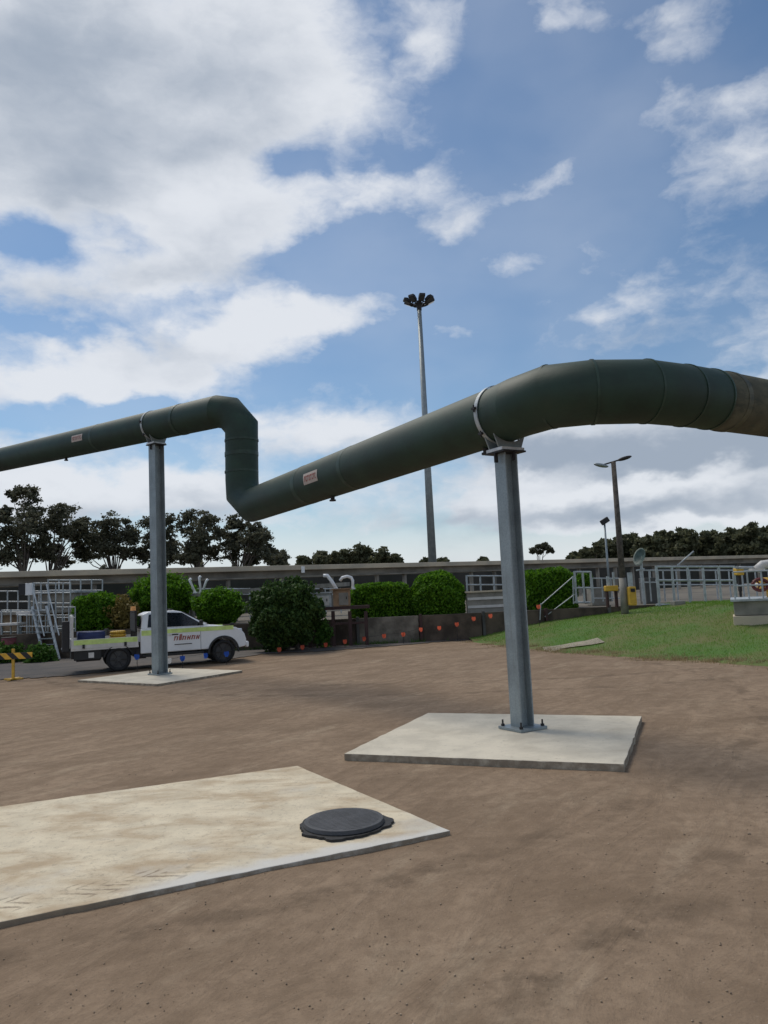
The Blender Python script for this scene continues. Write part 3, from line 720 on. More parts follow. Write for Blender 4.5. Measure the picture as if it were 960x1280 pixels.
bm = new(); box(bm, (3.0, .42, .50), (5.0, .10, .12)); box(bm, (2.9, -.42, .50), (5.0, .10, .12)); box(bm, (.9, 0, .58), (1.9, 1.5, .24)); box(bm, (.45, 0, .46), (.7, 1.3, .2)); box(bm, (2.0, 0, .6), (.3, 1.5, .5)); box(bm, (3.6, 0, .45), (2.2, 1.2, .22)); obj('chassis', bm, 'dark_steel', ute)
tray = bpy.data.objects.new('tray', None); C.objects.link(tray); tray.parent = ute
bm = new(); box(bm, (.93, 0, .735), (1.98, 1.80, .06)); obj('deck', bm, 'white_dusty', tray)
for sg in (-1, 1):
    bm = new(); box(bm, (.93, sg*.90, .90), (1.96, .035, .28)); sbd = obj('side_board', bm, 'white_dusty', tray, bevel=.006)
    bm = new(); box(bm, (.95, sg*.922, .955), (1.86, .006, .15)); obj('stripe', bm, 'lime', sbd)
    for xx in (.30, 1.52):
        bm = new(); box(bm, (xx, sg*.93, .83), (.07, .04, .12)); obj('latch', bm, 'black', sbd)
bm = new(); box(bm, (-.04, 0, .90), (.035, 1.78, .28)); obj('tailboard', bm, 'white_dusty', tray)
bm = new()
for y in (-.86, .86):
    box(bm, (-.02, y, 1.25), (.07, .07, 1.05)); 
box(bm, (-.02, 0, 1.745), (.07, 1.65, .07)); obj('rear_rack', bm, 'white_dusty', tray, bevel=.01)
bm = new(); box(bm, (-.20, -.55, 1.15), (.22, .50, .95)); box(bm, (-.20, -.30, .75), (.26, .9, .08)); obj('toolbox', bm, 'black', tray, bevel=.03)
bm = new()
for y in (-.80, .80, -.27, .27): box(bm, (1.86, y, 1.32), (.05, .05, 1.0))
for z in (1.82, 1.55, 1.2): box(bm, (1.86, 0, z), (.045, 1.65, .045))
box(bm, (1.83, 0, 1.50), (.012, 1.6, .55)); obj('headboard', bm, 'dark_steel', tray)
bm = new(); tube(bm, (1.80, -.55, 1.845), (1.80, -.55, 1.98), .085, .075, 18); obj('beacon', bm, 'orange', tray)
bm = new(); tube(bm, (2.9, -.3, 1.78), (2.9, -.3, 1.86), .03, .01, 8); box(bm, (3.0, 0, 1.80), (.12, .9, .06)); obj('roof_bar', bm, 'black', ute)
for sg in (-1, 1):
    bm = new(); pts = [(xr+math.cos(a)*q_, .37+math.sin(a)*q_) for q_, rg in ((.45, np.linspace(R(10), R(170), 16)), (.42, np.linspace(R(170), R(10), 16))) for a in rg]
    xprism(bm, pts, sg*.62, sg*.90); obj('mudguard', bm, 'black', ute)
bm = new(); box(bm, (.42, -.80, .56), (.80, .10, .30)); obj('under_tray_shade', bm, 'black', ute, bevel=.02)  # black block added to deepen the shade below the tray
bm = new(); box(bm, (.52, -.862, .55), (.16, .02, .16)); obj('reflector_plate', bm, 'white_dusty', ute)
bm = new(); box(bm, (2.0, -.62, .48), (.30, .35, .30)); obj('under_box', bm, 'dark_steel', ute)
for x, y in ((xr, -.78), (xr, .78), (xf, -.78), (xf, .78)): wheel(ute, x, y)
# load on the tray (separate things, resting on the deck)
def utept(x, y, z): s = ute.scale[0]; return Vector(orig)+dirv*(x*s)+side*(y*s)+Vector((0, 0, z*s+.012))
p = utept(.55, -.2, .768)
bm = new(); bmesh.ops.create_cube(bm, size=1); bmesh.ops.subdivide_edges(bm, edges=bm.edges[:], cuts=3, use_grid_fill=True)
for v_ in bm.verts: v_.co = Vector((v_.co.x*.75, v_.co.y*.6, (v_.co.z+.5)*.42))+Vector((random.uniform(-.03, .03), random.uniform(-.03, .03), random.uniform(0, .04) if v_.co.z > 0 else 0))
o = obj('tarpaulin', bm, 'blue', None, True); o.location = p; o.rotation_euler.z = ang; tag(o, 'crumpled dark blue tarpaulin bundle lying on the ute tray', 'tarpaulin')
p = utept(1.35, -.25, .768)
bm = new()
for i in range(5):
    rr_ = .24-.012*i; n = 24
    prev = None
    for k in range(n+1):
        a = k/n*6.2832; q_ = Vector((math.cos(a)*rr_, math.sin(a)*rr_*.9, .04+i*.085))
        if prev is not None: tube(bm, prev, q_, .042, seg=6)
        prev = q_
o = obj('hose_coil', bm, M['yellow'], None, True); o.location = p; tag(o, 'coiled yellow hose on the ute tray behind the cab', 'hose')

# ------------------------------------------------------------------ concrete channel (long raised tank)
cA, cB = at(-160, 712, 33.5), at(1120, 694, 92)
tz = 3.72
A2, B2 = Vector((cA.x, cA.y, 0)), Vector((cB.x, cB.y, 0))
dc = (B2-A2).normalized(); nc = Vector((-dc.y, dc.x, 0)); L = (B2-A2).length; ac = math.atan2(dc.y, dc.x)
chn = thing('concrete_channel', 'long raised concrete channel with pale coping running across behind the hedges', 'concrete channel', A2, ac)
bm = new(); box(bm, (L/2, .35, tz-.14), (L, 1.1, .28)); obj('coping', bm, 'coping', chn, bevel=.02)
bm = new(); box(bm, (L/2, .60, tz-.50), (L, .5, .44)); obj('channel_wall', bm, 'channel', chn)
bm = new(); box(bm, (L/2, .30, tz-.66), (L, .14, .08)); obj('ledge', bm, 'concrete', chn)
bm = new(); box(bm, (L/2, 7.5, 2.25), (L, .3, 2.6)); obj('shade_back_wall', bm, 'shade_back_wall', chn)  # dark wall added to stand for the shaded void behind the pillars
k = 0; x = 1.0
while x < L:
    bm = new(); box(bm, (x, .55, 1.97), (.17, .24, 2.05)); obj('pillar', bm, 'channel', chn); x += random.choice([2.2, 2.9, 3.4])
# sloping pale walkway cover in front of the channel, as seen above the shrubs
ps = [at(225, 741, 33), at(430, 728, 36), at(430, 733, 36), at(225, 747, 33)]
bm = new()
fa = [bm.verts.new(p_) for p_ in ps]; bb = [bm.verts.new(p_+Vector((.2, 1.4, .02))) for p_ in ps]
bm.faces.new(fa); bm.faces.new(bb[::-1])
for i in range(4): bm.faces.new((fa[i], bb[i], bb[(i+1) % 4], fa[(i+1) % 4]))
bmesh.ops.recalc_face_normals(bm, faces=bm.faces[:])
wkt = thing('walkway', 'pale sloping walkway slab in front of the channel, above the shrubs', 'walkway')
obj('deck', bm, 'concrete', wkt)
for px in (235, 290, 345, 400):
    q_ = at(px, 741-(px-225)*13/205+3, 33+(px-225)*3/205); bm = new(); tube(bm, (q_.x, q_.y+.7, .95), (q_.x, q_.y+.7, q_.z), .09); obj('post', bm, 'concrete', wkt)

# retaining wall with concrete panels
rw = thing('retaining_wall', 'low brown concrete retaining wall along the back of the dirt lot', 'retaining wall', (0, 29.62, 0))
x = -30; k = 0
while x < 9:
    bm = new(); box(bm, (x+1.17, 0, .50), (2.3, .14, .98)); obj('wall_panel', bm, 'mud_panel' if k % 5 == 2 and x > -5 else 'earth_wall', rw, bevel=.01)
    bm = new(); box(bm, (x, -.02, .52), (.10, .24, 1.04)); obj('wall_post', bm, 'maroon' if k % 2 else 'concrete_dark', rw); x += 2.4; k += 1

# ------------------------------------------------------------------ plants
def leafy(name, c, rad, n, leaf, mkey, kind='round', label='', cat='bush', base=0.95, stems=5, group=None, rough=.12):
    """crown from leaf quads over an uneven shell; trunk stems below; c = crown centre"""
    c = Vector(c); t = thing(name, label, cat, (c.x, c.y, base), 0, group)
    ph = rng.uniform(0, 6.28, 9)
    d = rng.normal(size=(n, 3)); d /= np.linalg.norm(d, axis=1)[:, None]
    if kind == 'box':                        # superellipsoid
        e = 5.0; s = (np.abs(d)**e).sum(1)**(1/e); d = d/s[:, None]
    lump = 1+rough*(np.sin(d[:, 0]*5+ph[0])*np.sin(d[:, 2]*6+ph[1])+.6*np.sin(d[:, 1]*9+ph[2]+d[:, 2]*8)+.4*np.sin(d[:, 0]*17+ph[3])*np.sin(d[:, 2]*15+ph[4]))
    r = lump*(1-rng.power(1, n)*0+0)*(1-np.abs(rng.normal(0, .10, n)))
    ks = rng.integers(0, 40, n//9); cen = rng.normal(size=(40, 3)); cen[:, 2] = np.abs(cen[:, 2]); cen /= np.linalg.norm(cen, axis=1)[:, None]
    if kind == 'round' and rough > .08:
        d[:len(ks)] = cen[ks]+rng.normal(0, .07, (len(ks), 3)); r[:len(ks)] = rng.uniform(.95, 1.16, len(ks))
    P = d*r[:, None]*np.array(rad)
    v, f = quads(P, leaf)
    v[:, 2] += c.z-base
    link('foliage', mesh_np('foliage', v, f), mkey, t)
    # inner mass of bigger leaves keeps the middle closed
    m2 = n//5; d2 = rng.normal(size=(m2, 3)); d2 /= np.linalg.norm(d2, axis=1)[:, None]
    if kind == 'box': d2 /= ((np.abs(d2)**5).sum(1)**.2)[:, None]
    P2 = d2*(rng.uniform(.45, .84, m2))[:, None]*np.array(rad)
    v, f = quads(P2, leaf*3.0, 1.2); v[:, 2] += c.z-base
    o2 = link('inner_foliage', mesh_np('inner_foliage', v, f), mkey, t)
    bm = new()
    for i in range(stems):
        a = i/stems*6.28; tube(bm, (math.cos(a)*.05, math.sin(a)*.05, 0), (math.cos(a)*rad[0]*.45, math.sin(a)*rad[1]*.45, c.z-base), .035, .012, 6)
    obj('stem', bm, 'bark', t)
    return t
def pxbush(name, x0, x1, y0, y1, Yd, mkey, kind, label, base=.95, leaf=.075, dens=1300, depth=None, rough=.1, cat='bush', group=None):
    a, b = at((x0+x1)/2, y0, Yd), at((x0+x1)/2, y1, Yd); rx = (x1-x0)/2/F*Yd; rz = (a.z-b.z)/2
    ry = depth or rx
    area = 4*3.14*((rx*ry+rx*rz+ry*rz)/3)
    leafy(name, ((a.x), Yd+ry*.6, (a.z+b.z)/2), (rx, ry, rz), int(area*dens), leaf, mkey, kind, label, cat, base, rough=rough, group=group)
gh = 'clipped green shrubs behind the retaining wall'
pxbush('clipped_hedge', 90, 147, 743, 789, 30.6, 'hedge', 'box', 'dark green clipped hedge above the rear end of the ute tray', group=gh, depth=.7)
pxbush('clipped_shrub', 158, 236, 721, 775, 32.5, 'hedge', 'round', 'rounded green shrub behind the far post and ute cab', group=gh)
pxbush('clipped_shrub', 238, 299, 737, 781, 31.0, 'hedge', 'round', 'rounded green shrub above the bonnet of the white ute', group=gh)
pxbush('clipped_hedge', 437, 512, 729, 781, 30.4, 'hedge', 'box', 'square clipped hedge left of the round ball bush', group=gh, depth=.7, rough=.05)
pxbush('ball_bush', 508, 582, 713, 789, 30.2, 'hedge', 'round', 'large round clipped ball bush beside the square hedge', group=gh, rough=.04)
pxbush('clipped_hedge', 655, 720, 711, 777, 31.0, 'hedge', 'box', 'green hedge just right of the near post behind the sloping rails', group=gh, depth=.9, rough=.06)
pxbush('clipped_shrub', 722, 741, 716, 733, 36, 'hedge', 'round', 'small green shrub seen through the white gate frame', group=gh)
pxbush('dry_shrub', 133, 168, 750, 795, 30.3, 'dry', 'round', 'yellowish dry shrub between the hedges behind the ute tray', dens=500, rough=.3)
pxbush('loose_bush', 309, 396, 728, 812, 27.2, 'bush', 'round', 'large dark loose bush in front of the ute nose', base=0, rough=.16, leaf=.085, dens=1000)
pxbush('loose_bush', 352, 382, 722, 750, 28.2, 'bush', 'round', 'light green leafy shoots sticking up behind the dark loose bush', base=0, rough=.3, leaf=.08, dens=600)
pxbush('weed_clump', 393, 413, 776, 812, 28.6, 'weed', 'round', 'small weedy plant right of the dark loose bush', base=0, rough=.35, leaf=.07, dens=500, cat='plant')
pxbush('weed_clump', 28, 62, 808, 836, 28.0, 'weed', 'round', 'low bright green plant beside the striped barrier', base=0, rough=.3, leaf=.08, dens=700, cat='plant')
pxbush('weed_clump', -20, 20, 806, 834, 28.4, 'weed', 'round', 'low green plant behind the striped barrier at the left edge', base=0, rough=.3, leaf=.08, dens=600, cat='plant')

wx_ = rng.uniform(-22, 6, 2600); wx_ = wx_[vnoise(wx_, wx_*0, 2.5, 31) > -.05]; wy_ = 29.35+rng.normal(0, .12, len(wx_))
blades('weeds', wx_, np.minimum(wy_, 29.5), 0*wx_, .16, .012, 'weed')
# trees: clumps given as (px, py, radius px) at their real distance
def tree(name, label, clumps, Yd, bx, mkey='gum', dens=1.0, leaf=.30, spread=2.5, cat='tree', group=None, base=.95, kfill=1.0, trunk=.28, grow=1.0):
    s = Yd/F; bp = at(bx, 720, Yd)
    t = thing(name, label, cat, (bp.x, Yd, base), 0, group)
    if grow > 1.1:                          # fill the lower crown between the main clumps
        yl = max(c_[1] for c_ in clumps); x0_, x1_ = min(c_[0] for c_ in clumps), max(c_[0] for c_ in clumps)
        ym = sorted(c_[1] for c_ in clumps)[len(clumps)//3]
        clumps = list(clumps)+[(random.uniform(x0_, x1_), random.uniform(ym, yl+6), random.uniform(6, 9)) for _ in range(len(clumps)//2+2)]
    P = []; ft = FastTubes(); top = max(at(c[0], c[1], Yd).z for c in clumps)
    fork = Vector((0, 0, (top-base)*.42)); ft.tube((0, 0, 0), fork, trunk, trunk*.7, 8)
    for (px, py, rp) in clumps:
        c = at(px, py, Yd); rr_ = rp*s
        off = Vector((0, random.uniform(-spread, spread), 0)); rr_ *= grow; cc = c+off-Vector((bp.x, Yd, base))
        mid = fork.lerp(cc, .55)+Vector((random.uniform(-.4, .4), 0, random.uniform(-.2, .6)))
        ft.tube(fork*random.uniform(.55, 1), mid, trunk*.30, trunk*.18, 6); ft.tube(mid, cc, trunk*.18, trunk*.06, 6)
        ns = 20
        for k in range(ns):
            d = rng.normal(size=3); d /= np.linalg.norm(d); d *= rng.uniform(.25, 1.22)*rr_; d[2] *= .85
            sc = np.array([rr_*.24, rr_*.24, rr_*.12])*rng.uniform(.6, 1.4); m_ = int(26*dens*kfill)
            P.append(np.array(cc)+d+rng.normal(size=(m_, 3))*sc)
            ft.tube(cc, cc+Vector(d), trunk*.06, .015, 4)
    P = np.concatenate(P); v, f = quads(P, leaf)
    link('crown', mesh_np('crown', v, f), mkey, t); ft.build('trunk', 'bark', t)
    return t
gt = 'gum trees behind the channel'
tree('gum_tree', 'tallest gum tree at the left edge with stacked dark clumps', [(28,614,9),(39,617,7),(3,617,6),(26,634,11),(44,645,11),(18,655,12),(38,664,13),(8,672,13),(26,684,14),(44,692,13),(5,697,12),(12,640,6)], 75, 30, group=gt, leaf=.19, grow=1.3, kfill=1.3)
tree('gum_tree', 'open gum tree with a leaning forked trunk, second from the left edge', [(70,640,10),(84,643,9),(60,652,8),(96,652,8),(77,661,10),(92,667,9),(109,660,7),(66,678,8),(104,673,6),(59,693,8),(72,700,7)], 78, 62, group=gt, leaf=.19, grow=1.3, kfill=1.3)
tree('gum_tree', 'rounded gum tree standing alone left of the far post', [(143,652,9),(130,658,9),(156,660,9),(122,669,8),(143,670,11),(163,672,8),(152,685,10),(130,687,10),(110,695,7),(168,690,8)], 82, 143, group=gt, leaf=.19, grow=1.3, kfill=1.3)
tree('gum_tree', 'gum tree directly behind the far post', [(186,655,8),(200,662,9),(214,651,8),(190,675,10),(208,682,10),(182,692,9),(218,694,9)], 84, 200, group=gt, leaf=.19, grow=1.3, kfill=1.3)
tree('gum_tree', 'wide gum tree right of the far post', [(236,644,9),(250,650,9),(266,648,9),(232,662,9),(254,668,10),(274,664,9),(240,682,10),(262,688,10),(232,696,8)], 80, 246, group=gt, leaf=.19, grow=1.3, kfill=1.3)
tree('gum_tree', 'gum tree below the pipe drop with a thinning right side', [(286,652,8),(300,656,7),(317,662,8),(332,671,7),(284,672,9),(303,678,9),(322,685,8),(290,692,9),(312,697,8),(338,688,5)], 80, 298, group=gt, leaf=.19, grow=1.3, kfill=1.3)
tree('gum_tree', 'small dark tree at the right end of the left group', [(347,692,6),(354,697,6),(340,699,6)], 85, 348, group=gt, leaf=.19, grow=1.3, kfill=1.3)
gu = 'far trees low over the channel'
for i, (px, py, rp, lb) in enumerate(((380,700,8,'low far tree at the left end of the distant clump'),(402,695,9,'domed far tree in the distant clump, second from its left end'),(428,693,10,'broad far tree under the low end of the pipe run'),(452,690,12,'tallest far tree in the distant clump left of the mast'),(476,693,10,'far tree sloping down right in the distant clump'),(494,698,7,'small far tree at the right end of the distant clump'),(533,702,6,'tiny far tree beside the foot of the tall mast'),(552,702,6,'tiny far tree just right of the tall mast'),(604,700,5,'tiny bare far tree left of the near post'))):
    tree('far_tree', lb, [(px-rp*.6, py+rp*.3, rp*.6), (px, py, rp*.75), (px+rp*.6, py+rp*.3, rp*.6), (px, py+rp*.8, rp*.8), (px-rp*.7, py+rp, rp*.6), (px+rp*.7, py+rp, rp*.6)], 140, px, 'farleaf', .9, .45, group=gu)
tree('umbrella_tree', 'small open umbrella shaped tree right of the near post', [(666,688,4),(672,683,4.5),(680,683,4.5),(687,688,4),(675,690,3)], 120, 675, 'gum', .45, .34, spread=1)
gr = 'trees beyond the channel on the right'
rt_ = [(722,697,9),(740,688,10),(756,680,10),(774,676,9),(793,674,11),(812,676,12),(832,670,12),(852,668,12),(873,674,11),(895,670,12),(915,668,11),(935,662,12),(955,667,12),(980,664,14)]
rl = ['low tree at the left end of the right tree belt','tree left of the small flood lamp','grey tree behind the small flood lamp pole','tree right behind the timber lamp pole','dark tree just right of the timber lamp pole','tree above the teal dish','dense tree in the belt, second to the right of the teal dish','domed dark tree above the left end of the rail frame','tree above the middle of the rail frame','broad tree above the right end of the rail frame','tree right of the rail frame','tallest tree of the right belt','tree at the right photo edge','tree cut by the right photo edge']
for (px, py, rp), lb in zip(rt_, rl):
    cl = [(px-rp*.5, py+rp*.25, rp*.6), (px+rp*.1, py-rp*.1, rp*.65), (px+rp*.6, py+rp*.3, rp*.6)]
    yb = py+rp*.9
    while yb < 708: cl += [(px-rp*.6, yb, rp*.7), (px+rp*.05, yb+2, rp*.7), (px+rp*.65, yb, rp*.7)]; yb += rp*.9
    tree('belt_tree', lb, cl, 108+random.uniform(-6, 6), px, 'farleaf', 1.2, .38, group=gr)
# understorey below the gums
n = 9000
px_ = rng.uniform(-30, 360, n); Yd = rng.uniform(84, 92, n); zz = 3.2+rng.uniform(0, 1, n)*(1.6+1.0*np.sin(px_*.11)+.6*np.sin(px_*.31))
P = np.stack([(px_-480)/F*Yd, Yd, zz], 1); v, f = quads(P, .4)
o = link('undergrowth', mesh_np('undergrowth', v, f), 'gum'); o['kind'] = 'stuff'

# ------------------------------------------------------------------ tall lighting mast
mY = 62; mb, mtp = at(541, 708, mY), at(522, 381, mY)
mast = thing('lighting_mast', 'very tall grey mast topped by a ring of dark floodlights', 'light mast', (mb.x, mY, .95))
Hm = mtp.z-.95
bm = new(); tube(bm, (0, 0, 0), (0, 0, Hm), .36, .17, 20); obj('pole', bm, 'galv', mast, True)
bm = new(); n = 28; Rr = .62
for k in range(n): tube(bm, (math.cos(k/n*6.283)*Rr, math.sin(k/n*6.283)*Rr, Hm+.1), (math.cos((k+1)/n*6.283)*Rr, math.sin((k+1)/n*6.283)*Rr, Hm+.1), .05, seg=6)
for k in range(4): a = k*math.pi/4; tube(bm, (math.cos(a)*Rr, math.sin(a)*Rr, Hm+.1), (-math.cos(a)*Rr, -math.sin(a)*Rr, Hm+.1), .045, seg=6)
tube(bm, (0, 0, Hm-.5), (0, 0, Hm+.25), .2, .22, 12); obj('head_frame', bm, 'dark_steel', mast)
for k in range(8):
    a = k*math.pi/4+.2; ca, sa = math.cos(a), math.sin(a)
    hd = bpy.data.objects.new('floodlight', None); C.objects.link(hd); hd.parent = mast
    hd.location = (ca*.98, sa*.98, Hm+.32); hd.rotation_euler = (0, R(-18), 0)
    hd.rotation_euler = (Matrix.Rotation(a, 4, 'Z') @ Matrix.Rotation(R(-28), 4, 'Y')).to_euler()
    bm = new(); xprism(bm, [(-.35, -.12), (.30, -.16), (.36, .04), (.10, .16), (-.30, .10)], -.24, .24); obj('housing', bm, 'black', hd, bevel=.02)
    bm = new(); tube(bm, (-.30, 0, -.05), (-.62, 0, -.10), .05, seg=6); obj('bracket', bm, 'dark_steel', hd)
    bm = new(); box(bm, (.0, 0, -.155), (.55, .40, .012)); obj('lamp_glass', bm, 'glass', hd)

# ------------------------------------------------------------------ timber lamp pole on the bank, small flood
lb_, lt = at(781, 762, 28), at(765, 577, 28)
lp = thing('lamp_pole', 'brown timber pole on the grass bank with two lamp heads on top', 'lamp pole', (lb_.x, 28, float(bankz(lb_.x, 28))-.05))
hh = lt.z-lp.location.z
bm = new(); tube(bm, (0, 0, 0), (0, 0, hh), .125, .085, 16); obj('pole', bm, 'timber', lp, True)
bm = new(); tube(bm, (0, 0, .02), (0, 0, 1.35), .137, .132, 16); obj('sleeve', bm, 'concrete', lp, True)
bm = new(); tube(bm, (-.45, 0, hh-.12), (.42, 0, hh+.10), .028, seg=8); obj('cross_arm', bm, 'dark_steel', lp)
for sg, dx, dz_ in ((-1, -.46, -.12), (1, .42, .10)):
    bm = new(); r = bmesh.ops.create_uvsphere(bm, u_segments=14, v_segments=8, radius=1)
    bmesh.ops.transform(bm, matrix=Matrix.Translation((dx, 0, hh+dz_)) @ Matrix.Rotation(-sg*R(14), 4, 'Y') @ Matrix.Diagonal((.28, .12, .07, 1)), verts=r['verts'])
    obj('lamp_head', bm, 'galv' if sg < 0 else 'dark_steel', lp, True)
fb, ft = at(760, 712, 38), at(757, 655, 38)
fl = thing('flood_lamp', 'thin grey pole with a small tilted flood lamp, left of the timber pole', 'lamp pole', (fb.x, 38, .95))
bm = new(); tube(bm, (0, 0, 0), (0, 0, ft.z-.95), .06, .045, 10); obj('pole', bm, 'galv', fl, True)
bm = new(); box(bm, (0, 0, 0), (.42, .22, .26), mtx=Matrix.Translation((.02, 0, ft.z-.95+.15)) @ Matrix.Rotation(R(-30), 4, 'Y')); obj('lamp_head', bm, 'black', fl, bevel=.03)

# ------------------------------------------------------------------ rails
def frame(name, label, cat, posts, rails, m_='galv_light', r=.03, loc=None, group=None):
    """posts and rails: lists of (point, point)"""
    allp = [p for s in posts+rails for p in s]; c = sum((Vector(p) for p in allp), Vector())/len(allp)
    z = min(p[2] for p in allp); o = thing(name, label, cat, (c.x, c.y, z), 0, group)
    off = Vector((c.x, c.y, z))
    for a, b in posts: bm = new(); tube(bm, Vector(a)-off, Vector(b)-off, r, seg=8); obj('post', bm, m_, o)
    for a, b in rails: bm = new(); tube(bm, Vector(a)-off, Vector(b)-off, r*.85, seg=8); obj('rail', bm, m_, o)
    return o
def railrun(name, label, x0, x1, yt, yb, Yd0, Yd1, npost, ys_, m_='galv_light', r=.03, group=None, base=None):
    posts = []; rails = []
    for i in range(npost):
        t = i/(npost-1); px = x0+(x1-x0)*t; Yd = Yd0+(Yd1-Yd0)*t; top, bot = at(px, yt, Yd), at(px, yb, Yd)
        bz = bot.z if base is None else base
        posts.append(((top.x, Yd, bz), (top.x, Yd, top.z)))
    for yy in ys_: rails.append((at(x0, yy, Yd0), at(x1, yy, Yd1)))
    return frame(name, label, 'railing', posts, rails, m_, r, group=group)
rg = 'galvanised handrails'
railrun('handrail', 'two tier pale steel rail frame on the grass bank, right side', 820, 917, 707, 758, 29.2, 30.2, 6, (708.5, 725.5, 756), r=.05, group=rg)
railrun('handrail', 'low grey handrail directly behind the right rail frame', 812, 960, 712, 752, 33, 35, 10, (713, 731), r=.035, group=rg)
railrun('gate_frame', 'pale steel gate frame at the top of the sloping rails', 718, 738, 714, 754, 29.9, 30.1, 3, (715, 735, 753), r=.045)
railrun('handrail', 'grey handrail behind the white panel left of the near post', 583, 634, 719, 742, 34, 35, 4, (720, 731, 741), r=.04, group=rg)
railrun('handrail', 'grey handrail between the gate frame and the timber pole', 740, 775, 722, 752, 31, 31.5, 4, (723, 735, 748), r=.03, group=rg)
railrun('handrail', 'pale rail right of the teal dish', 800, 822, 712, 752, 31, 31, 3, (713, 728), r=.03, group=rg)
frame('stair_rail', 'pair of thin pale rails sloping down in front of the right hedge', 'railing', [(at(675, 775, 29.5), at(676, 754, 29.5)), (at(717, 755, 29.8), at(716, 720, 29.8))], [(at(676, 756, 29.5), at(716, 721, 29.8)), (at(681, 771, 29.5), at(718, 743, 29.8))], r=.022)
# left plant: platform, stairs, posts
railrun('handrail', 'tall grey handrail at the left edge on the platform', -30, 62, 738, 775, 32, 32.5, 8, (739, 752, 765), r=.03, group=rg)
railrun('handrail', 'grey handrail above the hedge, left of the far post', 60, 128, 724, 760, 33, 33.5, 6, (725, 738, 750), r=.03, group=rg)
railrun('handrail', 'grey lower handrail beside the steep ladder', 22, 92, 768, 808, 30.3, 30.4, 7, (769, 783, 797), r=.024, group=rg)
railrun('handrail', 'thin grey handrail in front of the tan tank', 2, 60, 762, 812, 30.9, 31, 6, (763, 790), r=.03, group=rg)
railrun('handrail', 'short grey handrail above the tan tank, just right of the white box', 42, 88, 728, 768, 31.4, 31.4, 6, (729, 741, 754), r=.028, group=rg)
railrun('handrail', 'grey handrail close behind the ute rear rack', 70, 94, 758, 800, 30.0, 30.0, 4, (759, 772, 786), r=.024, group=rg)
railrun('handrail', 'long low handrail under the channel seen between the clipped shrubs', 236, 520, 735, 760, 34.5, 42, 16, (736, 743), r=.03, group=rg, base=.95)
# stair flight / ladder
la, lb2 = at(58, 758, 30.0), at(74, 826, 28.8)
ld = thing('ship_ladder', 'steep grey steel ladder at the left beside the ute', 'ladder', (lb2.x, lb2.y, 0))
offs = Vector((lb2.x, lb2.y, 0))
for dx in (0, .55):
    bm = new(); tube(bm, Vector((lb2.x-dx, lb2.y, .02))-offs, Vector((la.x-dx*1, la.y, la.z))-offs, .055, seg=8); obj('stringer', bm, 'galv_light', ld)
for i in range(9):
    p_ = Vector((lb2.x, lb2.y, .02)).lerp(la, (i+.5)/9)-offs; bm = new(); box(bm, (p_.x-.275, p_.y, p_.z), (.54, .16, .03)); obj('step', bm, 'galv', ld)
for dx in (0, .55):
    bm = new(); tube(bm, Vector((lb2.x-dx, lb2.y, .9))-offs, Vector((la.x-dx, la.y, la.z+.85))-offs, .025, seg=8); obj('handrail', bm, 'galv_light', ld)
# tan tank walls
def blk(name, label, cat, x0, x1, y0, y1, Yd, dep, m_, bevel=.01, zb=None, extra=None):
    a = at((x0+x1)/2, y0, Yd); b = at((x0+x1)/2, y1, Yd); zb_ = b.z if zb is None else zb
    wx = (x1-x0)/F*Yd; o = None
    bm = new(); box(bm, (0, dep/2, (a.z-zb_)/2), (wx, dep, a.z-zb_))
    if extra is None:
        o = obj(name, bm, m_, bevel=bevel); o.location = (a.x, Yd, zb_); return tag(o, label, cat)
    t = thing(name, label, cat, (a.x, Yd, zb_)); obj(extra, bm, m_, t, bevel=bevel); return t, wx, a.z-zb_
t, wx, h = blk('settling_tank', 'stained tan concrete tank behind the left handrails', 'tank', -40, 92, 768, 806, 31.6, 3, 'tank_tan', zb=.95, extra='tank_wall')
bm = new(); box(bm, (0, -.08, h+.05), (wx+.1, .4, .10)); obj('rim', bm, 'concrete', t)
for i in range(5): bm = new(); box(bm, (-wx/2+.5+i*(wx-1)/4, -.06, h/2), (.18, .12, h)); obj('buttress', bm, 'concrete', t)
t, wx, h = blk('pump_house', 'grey concrete block building below the left end of the channel', 'pump house', 44, 92, 742, 790, 32.6, 2.2, 'concrete', zb=.95, extra='wall')
bm = new(); box(bm, (-.2, -.01, h*.55), (.4, .03, .8)); obj('door', bm, 'concrete_dark', t)
bm = new(); box(bm, (0, 1.1, h+.04), (wx+.2, 2.5, .07)); obj('roof', bm, 'galv_light', t)
t, wx, h = blk('control_box', 'small white box on the rail at the left', 'control box', 31, 40, 729, 744, 31.5, .25, 'white', extra='case')
bm = new(); box(bm, (-wx*.9, .1, h*.5), (.28, .2, .45)); obj('bracket', bm, 'black', t)
bm = new(); tube(bm, (0, .12, 0), (0, .12, .95-t.location.z), .03); obj('post', bm, 'galv', t)
t, wx, h = blk('tank_hatch', 'thin white slab ledge at the left, upper of the two', 'ledge', 20, 38, 764.5, 768.5, 30.6, .8, 'white_dusty', extra='top')
for sx in (-1, 1): bm = new(); tube(bm, (sx*wx*.4, .3, 0), (sx*wx*.4, .3, .95-t.location.z), .03); obj('leg', bm, 'galv', t)
t, wx, h = blk('tank_hatch', 'thin pale slab ledge at the left edge, lower of the two', 'ledge', -5, 22, 779, 782, 30.2, .8, 'white_dusty', extra='top')
for sx in (-1, 1): bm = new(); tube(bm, (sx*wx*.4, .3, 0), (sx*wx*.4, .3, .95-t.location.z), .03); obj('leg', bm, 'galv', t)
